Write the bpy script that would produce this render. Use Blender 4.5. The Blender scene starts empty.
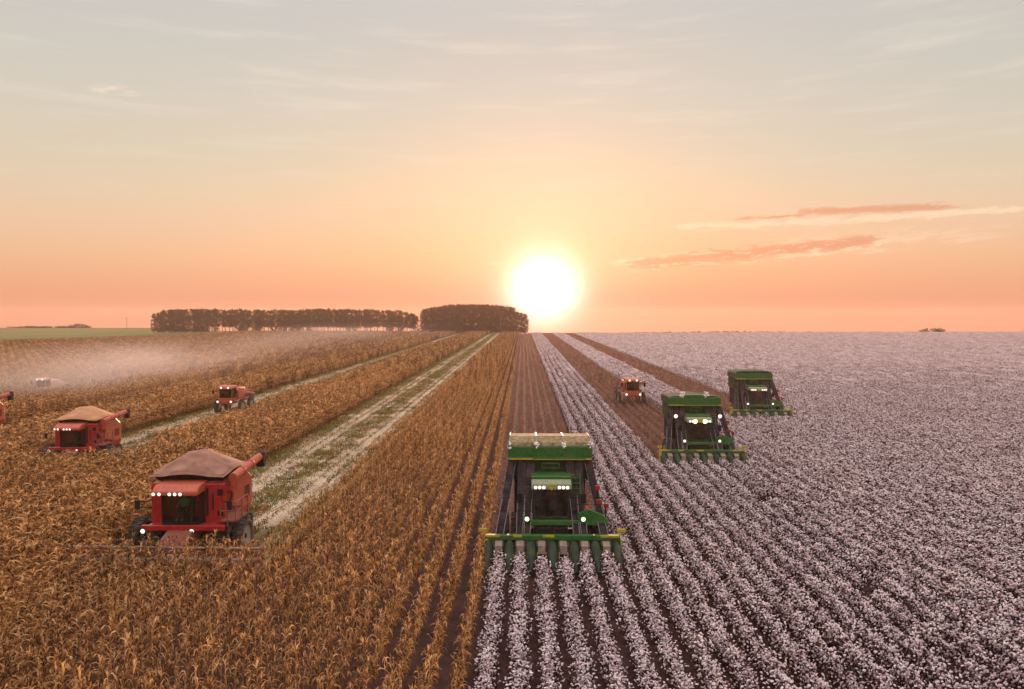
import bpy, math, random
import numpy as np
from mathutils import Vector, Matrix
R = math.radians
random.seed(7)
rng = np.random.default_rng(7)
S = bpy.context.scene
COL = S.collection

# ------------------------------------------------------------------ camera
H = 12.0
F = 750.0
cam_d = bpy.data.cameras.new('camera')
cam = bpy.data.objects.new('camera', cam_d); COL.objects.link(cam)
cam_d.sensor_width = 36.0
cam_d.lens = F / 1024 * 36.0
cam_d.clip_start = 0.5; cam_d.clip_end = 20000
cam.location = (0, 0, H)
cam.rotation_euler = (R(90 - 2.405), 0, R(0.84))
S.camera = cam

# ------------------------------------------------------------------ sky
SUN_AZ = R(1.60)      # to the right of +Y
SUN_EL = R(1.70)
sun_dir = Vector((math.sin(SUN_AZ)*math.cos(SUN_EL), math.cos(SUN_AZ)*math.cos(SUN_EL), math.sin(SUN_EL)))

def lin(c, a=1.0):
    r = []
    for v in c[:3]:
        v = v/255.0
        r.append(v/12.92 if v <= 0.04045 else ((v+0.055)/1.055)**2.4)
    return (r[0], r[1], r[2], a)

W = bpy.data.worlds.new('World'); S.world = W; W.use_nodes = True
nt = W.node_tree; nt.nodes.clear()
def N(t, tree=None, **kw):
    n = (tree or nt).nodes.new(t)
    for k, v in kw.items(): setattr(n, k, v)
    return n
def L(a, b, tree=None):
    assert a.node.id_data == b.node.id_data == (tree or nt)
    (tree or nt).links.new(a, b)
def M_(op, a, b=None, c=None, clamp=False, tree=None):
    n = N('ShaderNodeMath', tree, operation=op); n.use_clamp = clamp
    for i, v in enumerate((a, b, c)):
        if v is None: continue
        if isinstance(v, (int, float)): n.inputs[i].default_value = v
        else: L(v, n.inputs[i], tree)
    return n.outputs[0]
def MIX(f, a, b, blend='MIX', tree=None):
    n = N('ShaderNodeMix', tree, data_type='RGBA', blend_type=blend)
    for s, v in ((n.inputs[0], f), (n.inputs[6], a), (n.inputs[7], b)):
        if isinstance(v, (int, float)): s.default_value = v
        elif isinstance(v, tuple): s.default_value = v if len(v) == 4 else (*v, 1)
        else: L(v, s, tree)
    return n.outputs[2]
def RAMP(f, stops, tree=None, interp='LINEAR'):
    n = N('ShaderNodeValToRGB', tree); cr = n.color_ramp; cr.interpolation = interp
    stops = sorted(stops, key=lambda q: q[0])
    cr.elements.remove(cr.elements[1]); cr.elements[0].position = stops[0][0]
    for q, c in stops[1:]: cr.elements.new(q)
    for e, (q, c) in zip(cr.elements, stops): e.color = c if len(c) == 4 else (*c, 1)
    L(f, n.inputs[0], tree)
    return n.outputs[0]
def SS(v, lo, hi, tree=None, out=(0, 1)):
    n = N('ShaderNodeMapRange', tree, interpolation_type='SMOOTHSTEP')
    L(v, n.inputs[0], tree); n.inputs[1].default_value = lo; n.inputs[2].default_value = hi
    n.inputs[3].default_value = out[0]; n.inputs[4].default_value = out[1]
    return n.outputs[0]

tc = N('ShaderNodeTexCoord')
sep = N('ShaderNodeSeparateXYZ'); L(tc.outputs['Generated'], sep.inputs[0])
dx, dy, dz = sep.outputs
elev = M_('MULTIPLY', M_('ARCSINE', dz), F)          # in units of 1/750 rad
azim = M_('MULTIPLY', M_('ARCTAN2', dx, dy), F)
fac = M_('DIVIDE', M_('ADD', elev, 30), 500, clamp=True)
def p(y): return (313 - y + 30) / 500
grad = RAMP(fac, [(p(335), lin((236, 150, 122))), (p(318), lin((242, 160, 127))), (p(290), lin((241, 175, 138))),
    (p(258), lin((238, 191, 156))), (p(230), lin((233, 198, 170))), (p(200), lin((226, 203, 177))), (p(165), lin((217, 204, 184))),
    (p(110), lin((209, 203, 192))), (p(50), lin((202, 199, 194))), (p(-5), lin((190, 190, 189))), (1.0, lin((184, 184, 184)))])
# sky overhead, mostly above the frame, brightened as added fill light for the ground
zenith_fill = SS(elev, 250, 620)
# a little cooler and darker to the right and overhead
cool = M_('MULTIPLY', SS(azim, 50, 520), SS(elev, 60, 250))
grad = MIX(M_('MULTIPLY', cool, 0.5), grad, lin((196, 194, 188)))
# nishita contribution
sky = N('ShaderNodeTexSky', sky_type='NISHITA'); sky.sun_disc = False
sky.sun_elevation = SUN_EL; sky.sun_rotation = SUN_AZ
sky.air_density = 1.5; sky.dust_density = 3.0
cmb = N('ShaderNodeCombineXYZ'); L(dx, cmb.inputs[0]); L(dy, cmb.inputs[1]); L(M_('MAXIMUM', dz, 0.02), cmb.inputs[2])
L(cmb.outputs[0], sky.inputs[0])
# clouds, laid out by direction
def noise(u, v, scale, detail=5, rough=0.6, tree=None):
    c = N('ShaderNodeCombineXYZ', tree)
    for i, s in enumerate((u, v)):
        if isinstance(s, (int, float)): c.inputs[i].default_value = s
        else: L(s, c.inputs[i], tree)
    n = N('ShaderNodeTexNoise', tree); n.inputs['Scale'].default_value = scale
    n.inputs['Detail'].default_value = detail; n.inputs['Roughness'].default_value = rough
    L(c.outputs[0], n.inputs[0], tree)
    return n.outputs[0]
def band(a0, a1, b0, b1, wid, fade=50):
    (a0, b0), (a1, b1) = [(math.atan(a/F)*F, math.atan(b/F*math.cos(math.atan(a/F)))*F) for a, b in ((a0, b0), (a1, b1))]
    """soft strip from azimuth a0 to a1 whose centre climbs from elevation b0 to b1"""
    sl = (b1 - b0) / (a1 - a0)
    cen = M_('MULTIPLY_ADD', M_('SUBTRACT', azim, a0), sl, b0)
    d = M_('ABSOLUTE', M_('SUBTRACT', elev, cen))
    m = SS(d, 0, wid, out=(1, 0))
    return M_('MULTIPLY', M_('MULTIPLY', m, SS(azim, a0 - 4, a0 + fade)), SS(azim, a1 - fade, a1 + 4, out=(1, 0))), M_('SUBTRACT', elev, cen)
n1 = noise(M_('DIVIDE', azim, 24), M_('DIVIDE', M_('SUBTRACT', elev, M_('MULTIPLY', azim, 0.06)), 6), 1.0, 8, 0.72)
n2 = noise(M_('DIVIDE', azim, 20), M_('DIVIDE', M_('SUBTRACT', elev, M_('MULTIPLY', azim, 0.06)), 4.5), 1.0, 8, 0.74)
n3 = noise(M_('DIVIDE', azim, 150), M_('DIVIDE', elev, 16), 1.0, 6, 0.6)
bA, oA = band(130, 540, 84, 107, 10, 40)
bB, oB = band(66, 400, 47, 72, 20, 40)
bC, _ = band(200, 540, 66, 84, 24, 70)
def amp(mask, n, lo, hi):
    return SS(M_('ADD', M_('MULTIPLY', mask, 0.34), n), lo-.02, hi-.04)
light = M_('MULTIPLY', amp(bA, n1, 0.72, 0.88), bA)
light = M_('MAXIMUM', light, M_('MULTIPLY', amp(bB, n1, 0.74, 0.92), bB))
light = M_('MAXIMUM', light, M_('MULTIPLY', M_('MULTIPLY', amp(bC, n1, 0.72, 1.0), bC), 0.6))
bD, _ = band(235, 470, 99, 108, 8, 50)
bE, _ = band(80, 385, 46, 76, 17, 40)
bF, _ = band(105, 160, 93, 95, 2.5, 12)
bF, _ = band(190, 300, 92, 98, 4, 30)
dark = M_('MULTIPLY', amp(bE, n2, 0.72, 0.86), bE)
dark = M_('MAXIMUM', dark, M_('MULTIPLY', amp(bD, n2, 0.68, 0.84), bD))
dark = M_('MAXIMUM', dark, M_('MULTIPLY', amp(bF, n2, 0.74, 0.9), bF))
g2 = MIX(M_('MULTIPLY', light, 0.75), grad, lin((255, 222, 192)))
g2 = MIX(M_('MULTIPLY', dark, 0.9), g2, lin((222, 156, 130)))
# faint high streaks
veil = M_('MULTIPLY', SS(n3, 0.48, 0.75), SS(elev, 70, 200))
g2 = MIX(M_('MULTIPLY', veil, 0.4), g2, lin((238, 226, 212)))
# two little puffs
for (pa, pb, wa, wb) in ((-372, 190, 26, 7), (-28, 50, 9, 3)):
    q = M_('ADD', M_('POWER', M_('DIVIDE', M_('ABSOLUTE', M_('SUBTRACT', azim, pa)), wa), 2.0),
           M_('POWER', M_('DIVIDE', M_('ABSOLUTE', M_('SUBTRACT', elev, pb)), wb), 2.0))
    pf = M_('MULTIPLY', SS(q, 0.0, 1.0, out=(1, 0)), SS(n1, 0.4, 0.65))
    g2 = MIX(M_('MULTIPLY', pf, 0.6), g2, lin((255, 228, 204)))
# glow of the air round the sun
vd = N('ShaderNodeVectorMath', operation='DOT_PRODUCT'); L(tc.outputs['Generated'], vd.inputs[0]); vd.inputs[1].default_value = sun_dir
ang = M_('MULTIPLY', M_('ARCCOSINE', M_('MINIMUM', vd.outputs['Value'], 1.0)), F)
core = M_('MULTIPLY', M_('EXPONENT', M_('MULTIPLY', M_('POWER', M_('DIVIDE', ang, 28), 2.0), -1.0)), 2.4)
h1 = M_('MULTIPLY', M_('EXPONENT', M_('MULTIPLY', M_('POWER', M_('DIVIDE', ang, 42), 2.0), -1.0)), 0.7)
h2 = M_('MULTIPLY', M_('EXPONENT', M_('MULTIPLY', M_('POWER', M_('DIVIDE', ang, 95), 2.0), -1.0)), 0.34)
h3 = M_('MULTIPLY', M_('EXPONENT', M_('DIVIDE', ang, -200)), 0.03)
def scl(f, c):
    n = N('ShaderNodeMix', data_type='RGBA', blend_type='MULTIPLY'); n.inputs[0].default_value = 1
    n.inputs[7].default_value = (*c, 1)
    cc = N('ShaderNodeCombineColor'); [L(f, cc.inputs[i]) for i in range(3)]
    L(cc.outputs[0], n.inputs[6]); return n.outputs[2]
tot = MIX(zenith_fill, g2, (1.85, 1.66, 1.66, 1))
for f, c in ((core, (1, 0.95, 0.82)), (h1, (0.42, 0.26, 0.16)), (h2, (0.40, 0.40, 0.40)), (h3, (0.7, 0.45, 0.42))):
    tot = MIX(1.0, tot, scl(f, c), 'ADD')
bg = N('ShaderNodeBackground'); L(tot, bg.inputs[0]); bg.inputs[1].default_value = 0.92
bg2 = N('ShaderNodeBackground'); L(sky.outputs[0], bg2.inputs[0]); bg2.inputs[1].default_value = 0.05  # nishita
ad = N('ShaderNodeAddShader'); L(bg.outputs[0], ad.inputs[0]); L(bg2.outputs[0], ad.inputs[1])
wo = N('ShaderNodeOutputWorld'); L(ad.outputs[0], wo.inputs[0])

sd = bpy.data.lights.new('sun', 'SUN'); so = bpy.data.objects.new('sun', sd); COL.objects.link(so)
LAMP_EL = R(3.0)
sd.energy = 4.0; sd.angle = R(0.6); sd.color = (1.0, 0.55, 0.30)
ld = Vector((math.sin(SUN_AZ)*math.cos(LAMP_EL), math.cos(SUN_AZ)*math.cos(LAMP_EL), math.sin(LAMP_EL)))
so.rotation_euler = ld.to_track_quat('Z', 'Y').to_euler()
so.location = (0, 0, 80)
S.view_settings.view_transform = 'Standard'; S.view_settings.look = 'None'
S.view_settings.exposure = 0.0; S.view_settings.gamma = 1.0
S.render.engine = 'CYCLES'
S.cycles.max_bounces = 6; S.cycles.diffuse_bounces = 3; S.cycles.transparent_max_bounces = 12
S.cycles.volume_bounces = 0; S.cycles.volume_step_rate = 4.0; S.cycles.volume_preview_step_rate = 4.0
S.cycles.volume_max_steps = 64
S.cycles.use_denoising = True

# ------------------------------------------------------------------ materials
def mat(name, col, rough=0.6, metal=0.0, var=0.25, nscale=6.0, spec=0.4, dirt=None, coat=0.0, bump=0.0):
    m = bpy.data.materials.new(name); m.use_nodes = True; t = m.node_tree
    b = t.nodes['Principled BSDF']
    tcn = N('ShaderNodeTexCoord', t)
    nz = N('ShaderNodeTexNoise', t); nz.inputs['Scale'].default_value = nscale; nz.inputs['Detail'].default_value = 6
    L(tcn.outputs['Object'], nz.inputs[0], t)
    c0 = tuple(v*(1-var) for v in col); c1 = tuple(min(1, v*(1+var)) for v in col)
    out = RAMP(nz.outputs[0], [(0.3, c0), (0.7, c1)], t)
    if dirt:
        n2_ = N('ShaderNodeTexNoise', t); n2_.inputs['Scale'].default_value = 2.2; n2_.inputs['Detail'].default_value = 8
        L(tcn.outputs['Object'], n2_.inputs[0], t)
        out = MIX(SS(n2_.outputs[0], 0.42, 0.72, t, (0, dirt)), out, (0.20, 0.13, 0.085, 1), tree=t)
    L(out, b.inputs['Base Color'], t)
    b.inputs['Roughness'].default_value = rough; b.inputs['Metallic'].default_value = metal
    b.inputs['Specular IOR Level'].default_value = spec; b.inputs['Coat Weight'].default_value = coat
    if bump:
        bp = N('ShaderNodeBump', t); bp.inputs['Strength'].default_value = bump; L(nz.outputs[0], bp.inputs['Height'], t)
        L(bp.outputs[0], b.inputs['Normal'], t)
    return m
def emit(name, col, s):
    m = bpy.data.materials.new(name); m.use_nodes = True; b = m.node_tree.nodes['Principled BSDF']
    b.inputs['Base Color'].default_value = (*col, 1); b.inputs['Emission Color'].default_value = (*col, 1)
    b.inputs['Emission Strength'].default_value = s
    return m
def leafmat(name, ramp, trans=0.4, rough=0.7, scale=7.0):
    """dry or living leaf: diffuse plus light passing through; colour differs plant by plant"""
    m = bpy.data.materials.new(name); m.use_nodes = True; t = m.node_tree; t.nodes.clear()
    oi = N('ShaderNodeObjectInfo', t); g = N('ShaderNodeNewGeometry', t)
    tcn = N('ShaderNodeTexCoord', t)
    nz = N('ShaderNodeTexNoise', t); nz.inputs['Scale'].default_value = scale; nz.inputs['Detail'].default_value = 2
    L(tcn.outputs['Object'], nz.inputs[0], t)
    f = M_('ADD', M_('MULTIPLY', oi.outputs['Random'], 0.30, tree=t), M_('MULTIPLY', g.outputs['Random Per Island'], 0.50, tree=t), tree=t)
    f = M_('ADD', f, M_('MULTIPLY', M_('SUBTRACT', nz.outputs[0], 0.25, tree=t), 0.40, tree=t), tree=t)
    c = RAMP(f, ramp, t)
    d = N('ShaderNodeBsdfDiffuse', t); L(c, d.inputs[0], t)
    tr = N('ShaderNodeBsdfTranslucent', t); L(c, tr.inputs[0], t)
    mx = N('ShaderNodeMixShader', t); mx.inputs[0].default_value = trans
    L(d.outputs[0], mx.inputs[1], t); L(tr.outputs[0], mx.inputs[2], t)
    o = N('ShaderNodeOutputMaterial', t); L(mx.outputs[0], o.inputs[0], t)
    return m
def glassmat():
    m = bpy.data.materials.new('tinted_glass'); m.use_nodes = True; t = m.node_tree; t.nodes.clear()
    tr = N('ShaderNodeBsdfTransparent', t); tr.inputs[0].default_value = (0.52, 0.58, 0.56, 1)
    gl = N('ShaderNodeBsdfGlossy', t); gl.inputs[1].default_value = 0.06; gl.inputs[0].default_value = (0.8, 0.85, 0.85, 1)
    lw = N('ShaderNodeLayerWeight', t); lw.inputs[0].default_value = 0.25
    mx = N('ShaderNodeMixShader', t)
    L(M_('MULTIPLY_ADD', lw.outputs[0], 0.4, 0.045, tree=t), mx.inputs[0], t)
    L(tr.outputs[0], mx.inputs[1], t); L(gl.outputs[0], mx.inputs[2], t)
    o = N('ShaderNodeOutputMaterial', t); L(mx.outputs[0], o.inputs[0], t)
    return m
MT = dict(
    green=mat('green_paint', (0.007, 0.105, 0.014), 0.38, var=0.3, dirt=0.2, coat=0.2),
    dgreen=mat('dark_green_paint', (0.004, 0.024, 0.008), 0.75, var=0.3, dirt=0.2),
    yellow=mat('yellow_paint', (0.42, 0.32, 0.015), 0.45, var=0.2, dirt=0.3),
    red=mat('red_paint', (0.33, 0.008, 0.012), 0.35, var=0.25, dirt=0.12, coat=0.3),
    rust=mat('dusty_rust_paint', (0.20, 0.045, 0.030), 0.7, var=0.3, dirt=0.6),
    orange=mat('orange_red_paint', (0.42, 0.075, 0.035), 0.45, var=0.2, dirt=0.2),  # orange-red tone for combine roofs, side panels, augers and the sprayers
    pale=mat('pale_red_paint', (0.70, 0.45, 0.38), 0.5, var=0.2),
    black=mat('black_metal', (0.009, 0.009, 0.010), 0.65, var=0.3, spec=0.2),
    grey=mat('grey_metal', (0.20, 0.19, 0.18), 0.5, metal=0.2, var=0.3),
    lgrey=mat('light_grey_metal', (0.22, 0.16, 0.12), 0.5, var=0.3),
    duct=mat('dusty_dark_duct', (0.017, 0.014, 0.020), 0.75, var=0.6, nscale=3, spec=0.15, dirt=0.2),
    rubber=mat('dusty_rubber', (0.022, 0.019, 0.018), 0.9, var=0.5, dirt=0.45, bump=0.3),
    rim=mat('wheel_rim', (0.35, 0.27, 0.05), 0.5, dirt=0.5),
    rrim=mat('grey_wheel_rim', (0.30, 0.27, 0.24), 0.5, dirt=0.5),
    tarp=mat('brown_tarpaulin', (0.27, 0.13, 0.085), 0.85, var=0.35, nscale=1.6, bump=0.5),
    tarp2=mat('tan_tarpaulin', (0.46, 0.22, 0.11), 0.85, var=0.2, nscale=1.6, bump=0.3),
    mesh=mat('pale_basket_mesh', (0.22, 0.155, 0.075), 0.9, var=0.6, nscale=5, bump=0.4),
    lint=mat('cotton_lint', (0.80, 0.74, 0.70), 0.95, var=0.12, nscale=9, bump=0.6),
    visor=mat('pale_cab_roof', (0.20, 0.22, 0.12), 0.5, var=0.2),
    seat=mat('cab_interior', (0.03, 0.028, 0.028), 0.8, spec=0.2),
    skin=mat('skin', (0.36, 0.19, 0.12), 0.6, var=0.05),
    shirt_r=mat('red_white_shirt', (0.70, 0.07, 0.05), 0.8),
    shirt_g=mat('green_shirt', (0.05, 0.34, 0.17), 0.8),
    trousers=mat('dark_trousers', (0.04, 0.045, 0.07), 0.9),
    hair=mat('dark_hair', (0.02, 0.014, 0.01), 0.9),
    glass=glassmat(),
    lamp=emit('lamp_white', (1.0, 0.82, 0.72), 1.2),
    lamp_warm=emit('lamp_warm', (1.0, 0.84, 0.36), 3.2),
    lamp_green=emit('lamp_greenish', (0.84, 1.0, 0.66), 1.5),
    lamp_dim=emit('lamp_dim', (1.0, 0.80, 0.66), 1.3),
    lamp_red=emit('red_marker', (1.0, 0.07, 0.03), 0.8),
    lens=mat('lamp_lens', (0.75, 0.72, 0.68), 0.2, var=0.05),
)

# ------------------------------------------------------------------ mesh helpers
class MB:
    def __init__(s): s.v = []; s.f = []
    def add(s, vs, fs):
        o = len(s.v); s.v += [tuple(v) for v in vs]; s.f += [tuple(i+o for i in f) for f in fs]; return s
    def box(s, x0, x1, y0, y1, z0, z1, mtx=None):
        vs = [Vector((x, y, z)) for x in (x0, x1) for y in (y0, y1) for z in (z0, z1)]
        if mtx: vs = [mtx @ v for v in vs]
        return s.add(vs, [(0,1,3,2),(4,6,7,5),(0,4,5,1),(2,3,7,6),(0,2,6,4),(1,5,7,3)])
    def prism(s, poly, axis, lo, hi):
        """poly: (a,b) outline; axis x -> (y,z), y -> (x,z), z -> (x,y)"""
        n = len(poly)
        def P(a, b, t): return {'x': (t, a, b), 'y': (a, t, b), 'z': (a, b, t)}[axis]
        return s.add([P(a, b, lo) for a, b in poly] + [P(a, b, hi) for a, b in poly],
            [tuple(range(n))[::-1], tuple(range(n, 2*n))] + [(i, (i+1) % n, (i+1) % n+n, i+n) for i in range(n)])
    def tube(s, p0, p1, r0, r1=None, n=8):
        if r1 is None: r1 = r0
        p0, p1 = Vector(p0), Vector(p1); d = (p1-p0).normalized()
        a = d.orthogonal().normalized(); b = d.cross(a)
        vs = []
        for p_, r in ((p0, r0), (p1, r1)):
            for i in range(n):
                t = 2*math.pi*i/n; vs.append(p_ + (a*math.cos(t)+b*math.sin(t))*r)
        return s.add(vs, [(i, (i+1) % n, (i+1) % n+n, i+n) for i in range(n)] + [tuple(range(n))[::-1], tuple(range(n, 2*n))])
    def duct(s, p0, p1, w0, d0, w1, d1):
        vs = []
        for p_, w, d in ((p0, w0, d0), (p1, w1, d1)):
            for sx, sy in ((-1,-1),(1,-1),(1,1),(-1,1)): vs.append((p_[0]+sx*w/2, p_[1]+sy*d/2, p_[2]))
        return s.add(vs, [(0,1,5,4),(1,2,6,5),(2,3,7,6),(3,0,4,7),(3,2,1,0),(4,5,6,7)])
    def lathe_x(s, prof, cx, cy, cz, n=28):
        """profile (x, r) turned round the x axis"""
        m = len(prof); vs = []
        for i in range(n):
            t = 2*math.pi*i/n
            for x, r in prof: vs.append((cx+x, cy+r*math.cos(t), cz+r*math.sin(t)))
        fs = []
        for i in range(n):
            j = (i+1) % n
            for k in range(m-1): fs.append((i*m+k, i*m+k+1, j*m+k+1, j*m+k))
        return s.add(vs, fs)
    def lathe_z(s, prof, cx, cy, n=20):
        m = len(prof); vs = []
        for i in range(n):
            t = 2*math.pi*i/n
            for r, z in prof: vs.append((cx+r*math.cos(t), cy+r*math.sin(t), z))
        fs = []
        for i in range(n):
            j = (i+1) % n
            for k in range(m-1): fs.append((i*m+k, i*m+k+1, j*m+k+1, j*m+k))
        return s.add(vs, fs)
    def mesh(s, name, m=None):
        me = bpy.data.meshes.new(name); me.from_pydata(s.v, [], s.f); me.update()
        if m: me.materials.append(m)
        return me
    def build(s, name, m, parent=None, bevel=0.0, smooth=False):
        o = bpy.data.objects.new(name, s.mesh(name, m)); COL.objects.link(o)
        if parent: o.parent = parent
        if smooth:
            for f in o.data.polygons: f.use_smooth = True
        if bevel:
            b = o.modifiers.new('bevel', 'BEVEL'); b.width = bevel; b.segments = 2; b.limit_method = 'ANGLE'
        return o
def empty(name, loc=(0,0,0), rz=0.0):
    o = bpy.data.objects.new(name, None); COL.objects.link(o); o.location = loc; o.rotation_euler = (0,0,rz); return o
def tag(o, label=None, cat=None, group=None, kind=None):
    if label: o['label'] = label
    if cat: o['category'] = cat
    if group: o['group'] = group
    if kind: o['kind'] = kind
    return o

# ------------------------------------------------------------------ terrain
def smooth01(t): t = np.clip(t, 0, 1); return t*t*(3-2*t)
def crest(x):
    return 430 + 170*smooth01((-x-150)/150) + 20*smooth01((x-60)/150)
def ground_z(x, y):
    x = np.asarray(x, float); y = np.asarray(y, float); c = crest(x)
    return np.where(y > c, -0.045*(y-c), 0.0)
def ground_sheet():
    xs = np.concatenate([[-6000, -2500, -1200, -700], np.arange(-500, 501, 12.5), [700, 1200, 2500, 6000]])
    ys = np.concatenate([[-600, -100, 0, 100, 200, 300, 400, 460], np.arange(480, 641, 5), [700, 900, 1400, 3000, 6000]])
    X, Y = np.meshgrid(xs, ys); Z = ground_z(X, Y)
    v = np.stack([X.ravel(), Y.ravel(), Z.ravel()], 1).tolist(); nx = len(xs)
    f = [(j*nx+i, j*nx+i+1, (j+1)*nx+i+1, (j+1)*nx+i) for j in range(len(ys)-1) for i in range(nx-1)]
    me = bpy.data.meshes.new('ground'); me.from_pydata(v, [], f); return me
def soilmat(name, c0, c1, c2=None, sc=1.4, stretch=1.0):
    m = bpy.data.materials.new(name); m.use_nodes = True; t = m.node_tree; b = t.nodes['Principled BSDF']
    g = N('ShaderNodeNewGeometry', t); mp = N('ShaderNodeMapping', t); L(g.outputs['Position'], mp.inputs[0], t)
    mp.inputs['Scale'].default_value = (1, stretch, 1)
    a = N('ShaderNodeTexNoise', t); a.inputs['Scale'].default_value = sc; a.inputs['Detail'].default_value = 10; a.inputs['Roughness'].default_value = 0.7
    L(mp.outputs[0], a.inputs[0], t)
    c = RAMP(a.outputs[0], [(0.35, c0), (0.62, c1)], t)
    if c2:
        a2 = N('ShaderNodeTexNoise', t); a2.inputs['Scale'].default_value = 0.35; a2.inputs['Detail'].default_value = 6
        L(mp.outputs[0], a2.inputs[0], t)
        c = MIX(SS(a2.outputs[0], 0.45, 0.62, t), c, c2, tree=t)
    L(c, b.inputs['Base Color'], t); b.inputs['Roughness'].default_value = 0.95; b.inputs['Specular IOR Level'].default_value = 0.1
    bp = N('ShaderNodeBump', t); bp.inputs['Strength'].default_value = 0.7; bp.inputs['Distance'].default_value = 0.08
    L(a.outputs[0], bp.inputs['Height'], t); L(bp.outputs[0], b.inputs['Normal'], t)
    return m
m_soil = soilmat('red_brown_soil', (0.030, 0.015, 0.014, 1), (0.075, 0.037, 0.030, 1))
g = bpy.data.objects.new('ground', ground_sheet()); COL.objects.link(g); g.data.materials.append(m_soil)
tag(g, 'dark red-brown bare soil of the crop fields', kind='structure')

def sheet(name, x0, x1, y0, y1, m, label, z=0.004):
    nx, ny = max(4, int((x1-x0)/12)), max(2, int((y1-y0)/12))
    xs = np.linspace(x0, x1, nx); ys = np.linspace(y0, y1, ny)
    X, Y = np.meshgrid(xs, ys); Z = ground_z(X, Y)+z
    me = bpy.data.meshes.new(name)
    me.from_pydata(np.stack([X.ravel(), Y.ravel(), Z.ravel()], 1).tolist(), [], [(j*nx+i, j*nx+i+1, (j+1)*nx+i+1, (j+1)*nx+i) for j in range(ny-1) for i in range(nx-1)])
    me.materials.append(m); o = bpy.data.objects.new(name, me); COL.objects.link(o)
    return tag(o, label, kind='structure')
m_trail = soilmat('straw_strewn_soil', (0.13, 0.085, 0.042, 1), (0.34, 0.24, 0.13, 1), (0.12, 0.11, 0.035, 1), 2.2, 0.35)
m_cot = soilmat('picked_strip_soil', (0.060, 0.030, 0.025, 1), (0.14, 0.072, 0.055, 1), None, 2.5, 0.4)
m_green = soilmat('green_crop', (0.085, 0.095, 0.026, 1), (0.16, 0.155, 0.05, 1), None, 0.05, 0.3)

HC = 4.5                                   # half width of a corn header
# combines: (X of machine, Y of header front)
COMB = [(-16.5, 33.9), (-35.0, 55.4), (-51.9, 65.0)]
FARM = (-67.2, 105.0)
PICK = [(1.40, 35.5), (13.9, 58.0), (26.1, 82.3)]
HP = 3.15
ORIG = 1.95                                # machine origin (front axle) behind its header
for i, (cx, cy) in enumerate(COMB):
    sheet('harvested_track', cx-HC, cx+HC, cy, 505 if i else 500, m_trail, ['pale straw-strewn track cut through the corn behind the nearest red combine',
        'narrow straw-strewn track behind the second red combine and the red sprayer', 'dark narrow track through the corn behind the combine at the left edge',
        ''][i])
sheet('harvested_track', FARM[0]-2.3, FARM[0]+2.3, FARM[1]-2, 425, m_trail, 'dusty track behind the vehicle lost in dust')
for i, (cx, cy) in enumerate(PICK):
    sheet('harvested_track', cx-HP, cx+HP, cy, 500, m_cot, ['brown picked strip behind the nearest green cotton picker',
        'brown picked strip behind the second cotton picker with the red sprayer on it', 'brown picked strip behind the farthest cotton picker'][i])
sheet('green_field', -1200, -166, 262, 608, m_green, 'green field on the horizon at the far left', 0.02)

# ------------------------------------------------------------------ scattering
def scatter(name, pts, rot, scl_, pid, protos, label, cat):
    me = bpy.data.meshes.new(name); me.from_pydata(np.asarray(pts).tolist(), [], [])
    for an, dt, arr in (('rot', 'FLOAT_VECTOR', rot), ('scl', 'FLOAT_VECTOR', scl_)):
        a = me.attributes.new(an, dt, 'POINT'); a.data.foreach_set('vector', np.asarray(arr, dtype=np.float32).ravel())
    a = me.attributes.new('pid', 'INT', 'POINT'); a.data.foreach_set('value', np.asarray(pid, dtype=np.int32))
    o = bpy.data.objects.new(name, me); COL.objects.link(o)
    pc = bpy.data.collections.new(name + '_sources')
    for i, pm in enumerate(protos):
        po = bpy.data.objects.new('%s_source_%02d' % (name, i), pm); pc.objects.link(po)
    ng = bpy.data.node_groups.new(name + '_nodes', 'GeometryNodeTree')
    ng.interface.new_socket('Geometry', in_out='INPUT', socket_type='NodeSocketGeometry')
    ng.interface.new_socket('Geometry', in_out='OUTPUT', socket_type='NodeSocketGeometry')
    gi = ng.nodes.new('NodeGroupInput'); go = ng.nodes.new('NodeGroupOutput')
    iop = ng.nodes.new('GeometryNodeInstanceOnPoints'); ci = ng.nodes.new('GeometryNodeCollectionInfo')
    ci.inputs['Collection'].default_value = pc; ci.inputs['Separate Children'].default_value = True; ci.inputs['Reset Children'].default_value = True
    def na(nm, dt):
        n = ng.nodes.new('GeometryNodeInputNamedAttribute'); n.data_type = dt; n.inputs['Name'].default_value = nm
        return [s for s in n.outputs if s.enabled and s.name == 'Attribute'][0]
    lk = ng.links.new
    lk(gi.outputs[0], iop.inputs['Points']); lk(ci.outputs[0], iop.inputs['Instance'])
    iop.inputs['Pick Instance'].default_value = True
    lk(na('pid', 'INT'), iop.inputs['Instance Index'])
    e2r = ng.nodes.new('FunctionNodeEulerToRotation'); lk(na('rot', 'FLOAT_VECTOR'), e2r.inputs[0])
    lk(e2r.outputs[0], iop.inputs['Rotation']); lk(na('scl', 'FLOAT_VECTOR'), iop.inputs['Scale'])
    lk(iop.outputs[0], go.inputs[0])
    md = o.modifiers.new('scatter', 'NODES'); md.node_group = ng
    return tag(o, label, cat, kind='stuff')

def in_view(X, Y, m=9.0):
    return (X > -0.705*Y - m) & (X < 0.69*Y + m)
def rows(x0, x1, sp, y0, y1, step, jx, jy):
    """points along rows parallel to Y inside the wedge the camera sees"""
    out = []
    k0 = math.ceil(x0/sp); k1 = math.floor(x1/sp)
    for k in range(k0, k1+1):
        x = k*sp
        ya = max(y0, (abs(x)-12)/0.705)
        if ya >= y1: continue
        ys = np.arange(ya, y1, step)
        ys = ys + rng.uniform(-jy, jy, len(ys))
        out.append(np.stack([x + rng.normal(0, jx, len(ys)), ys], 1))
    return np.concatenate(out)

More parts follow.
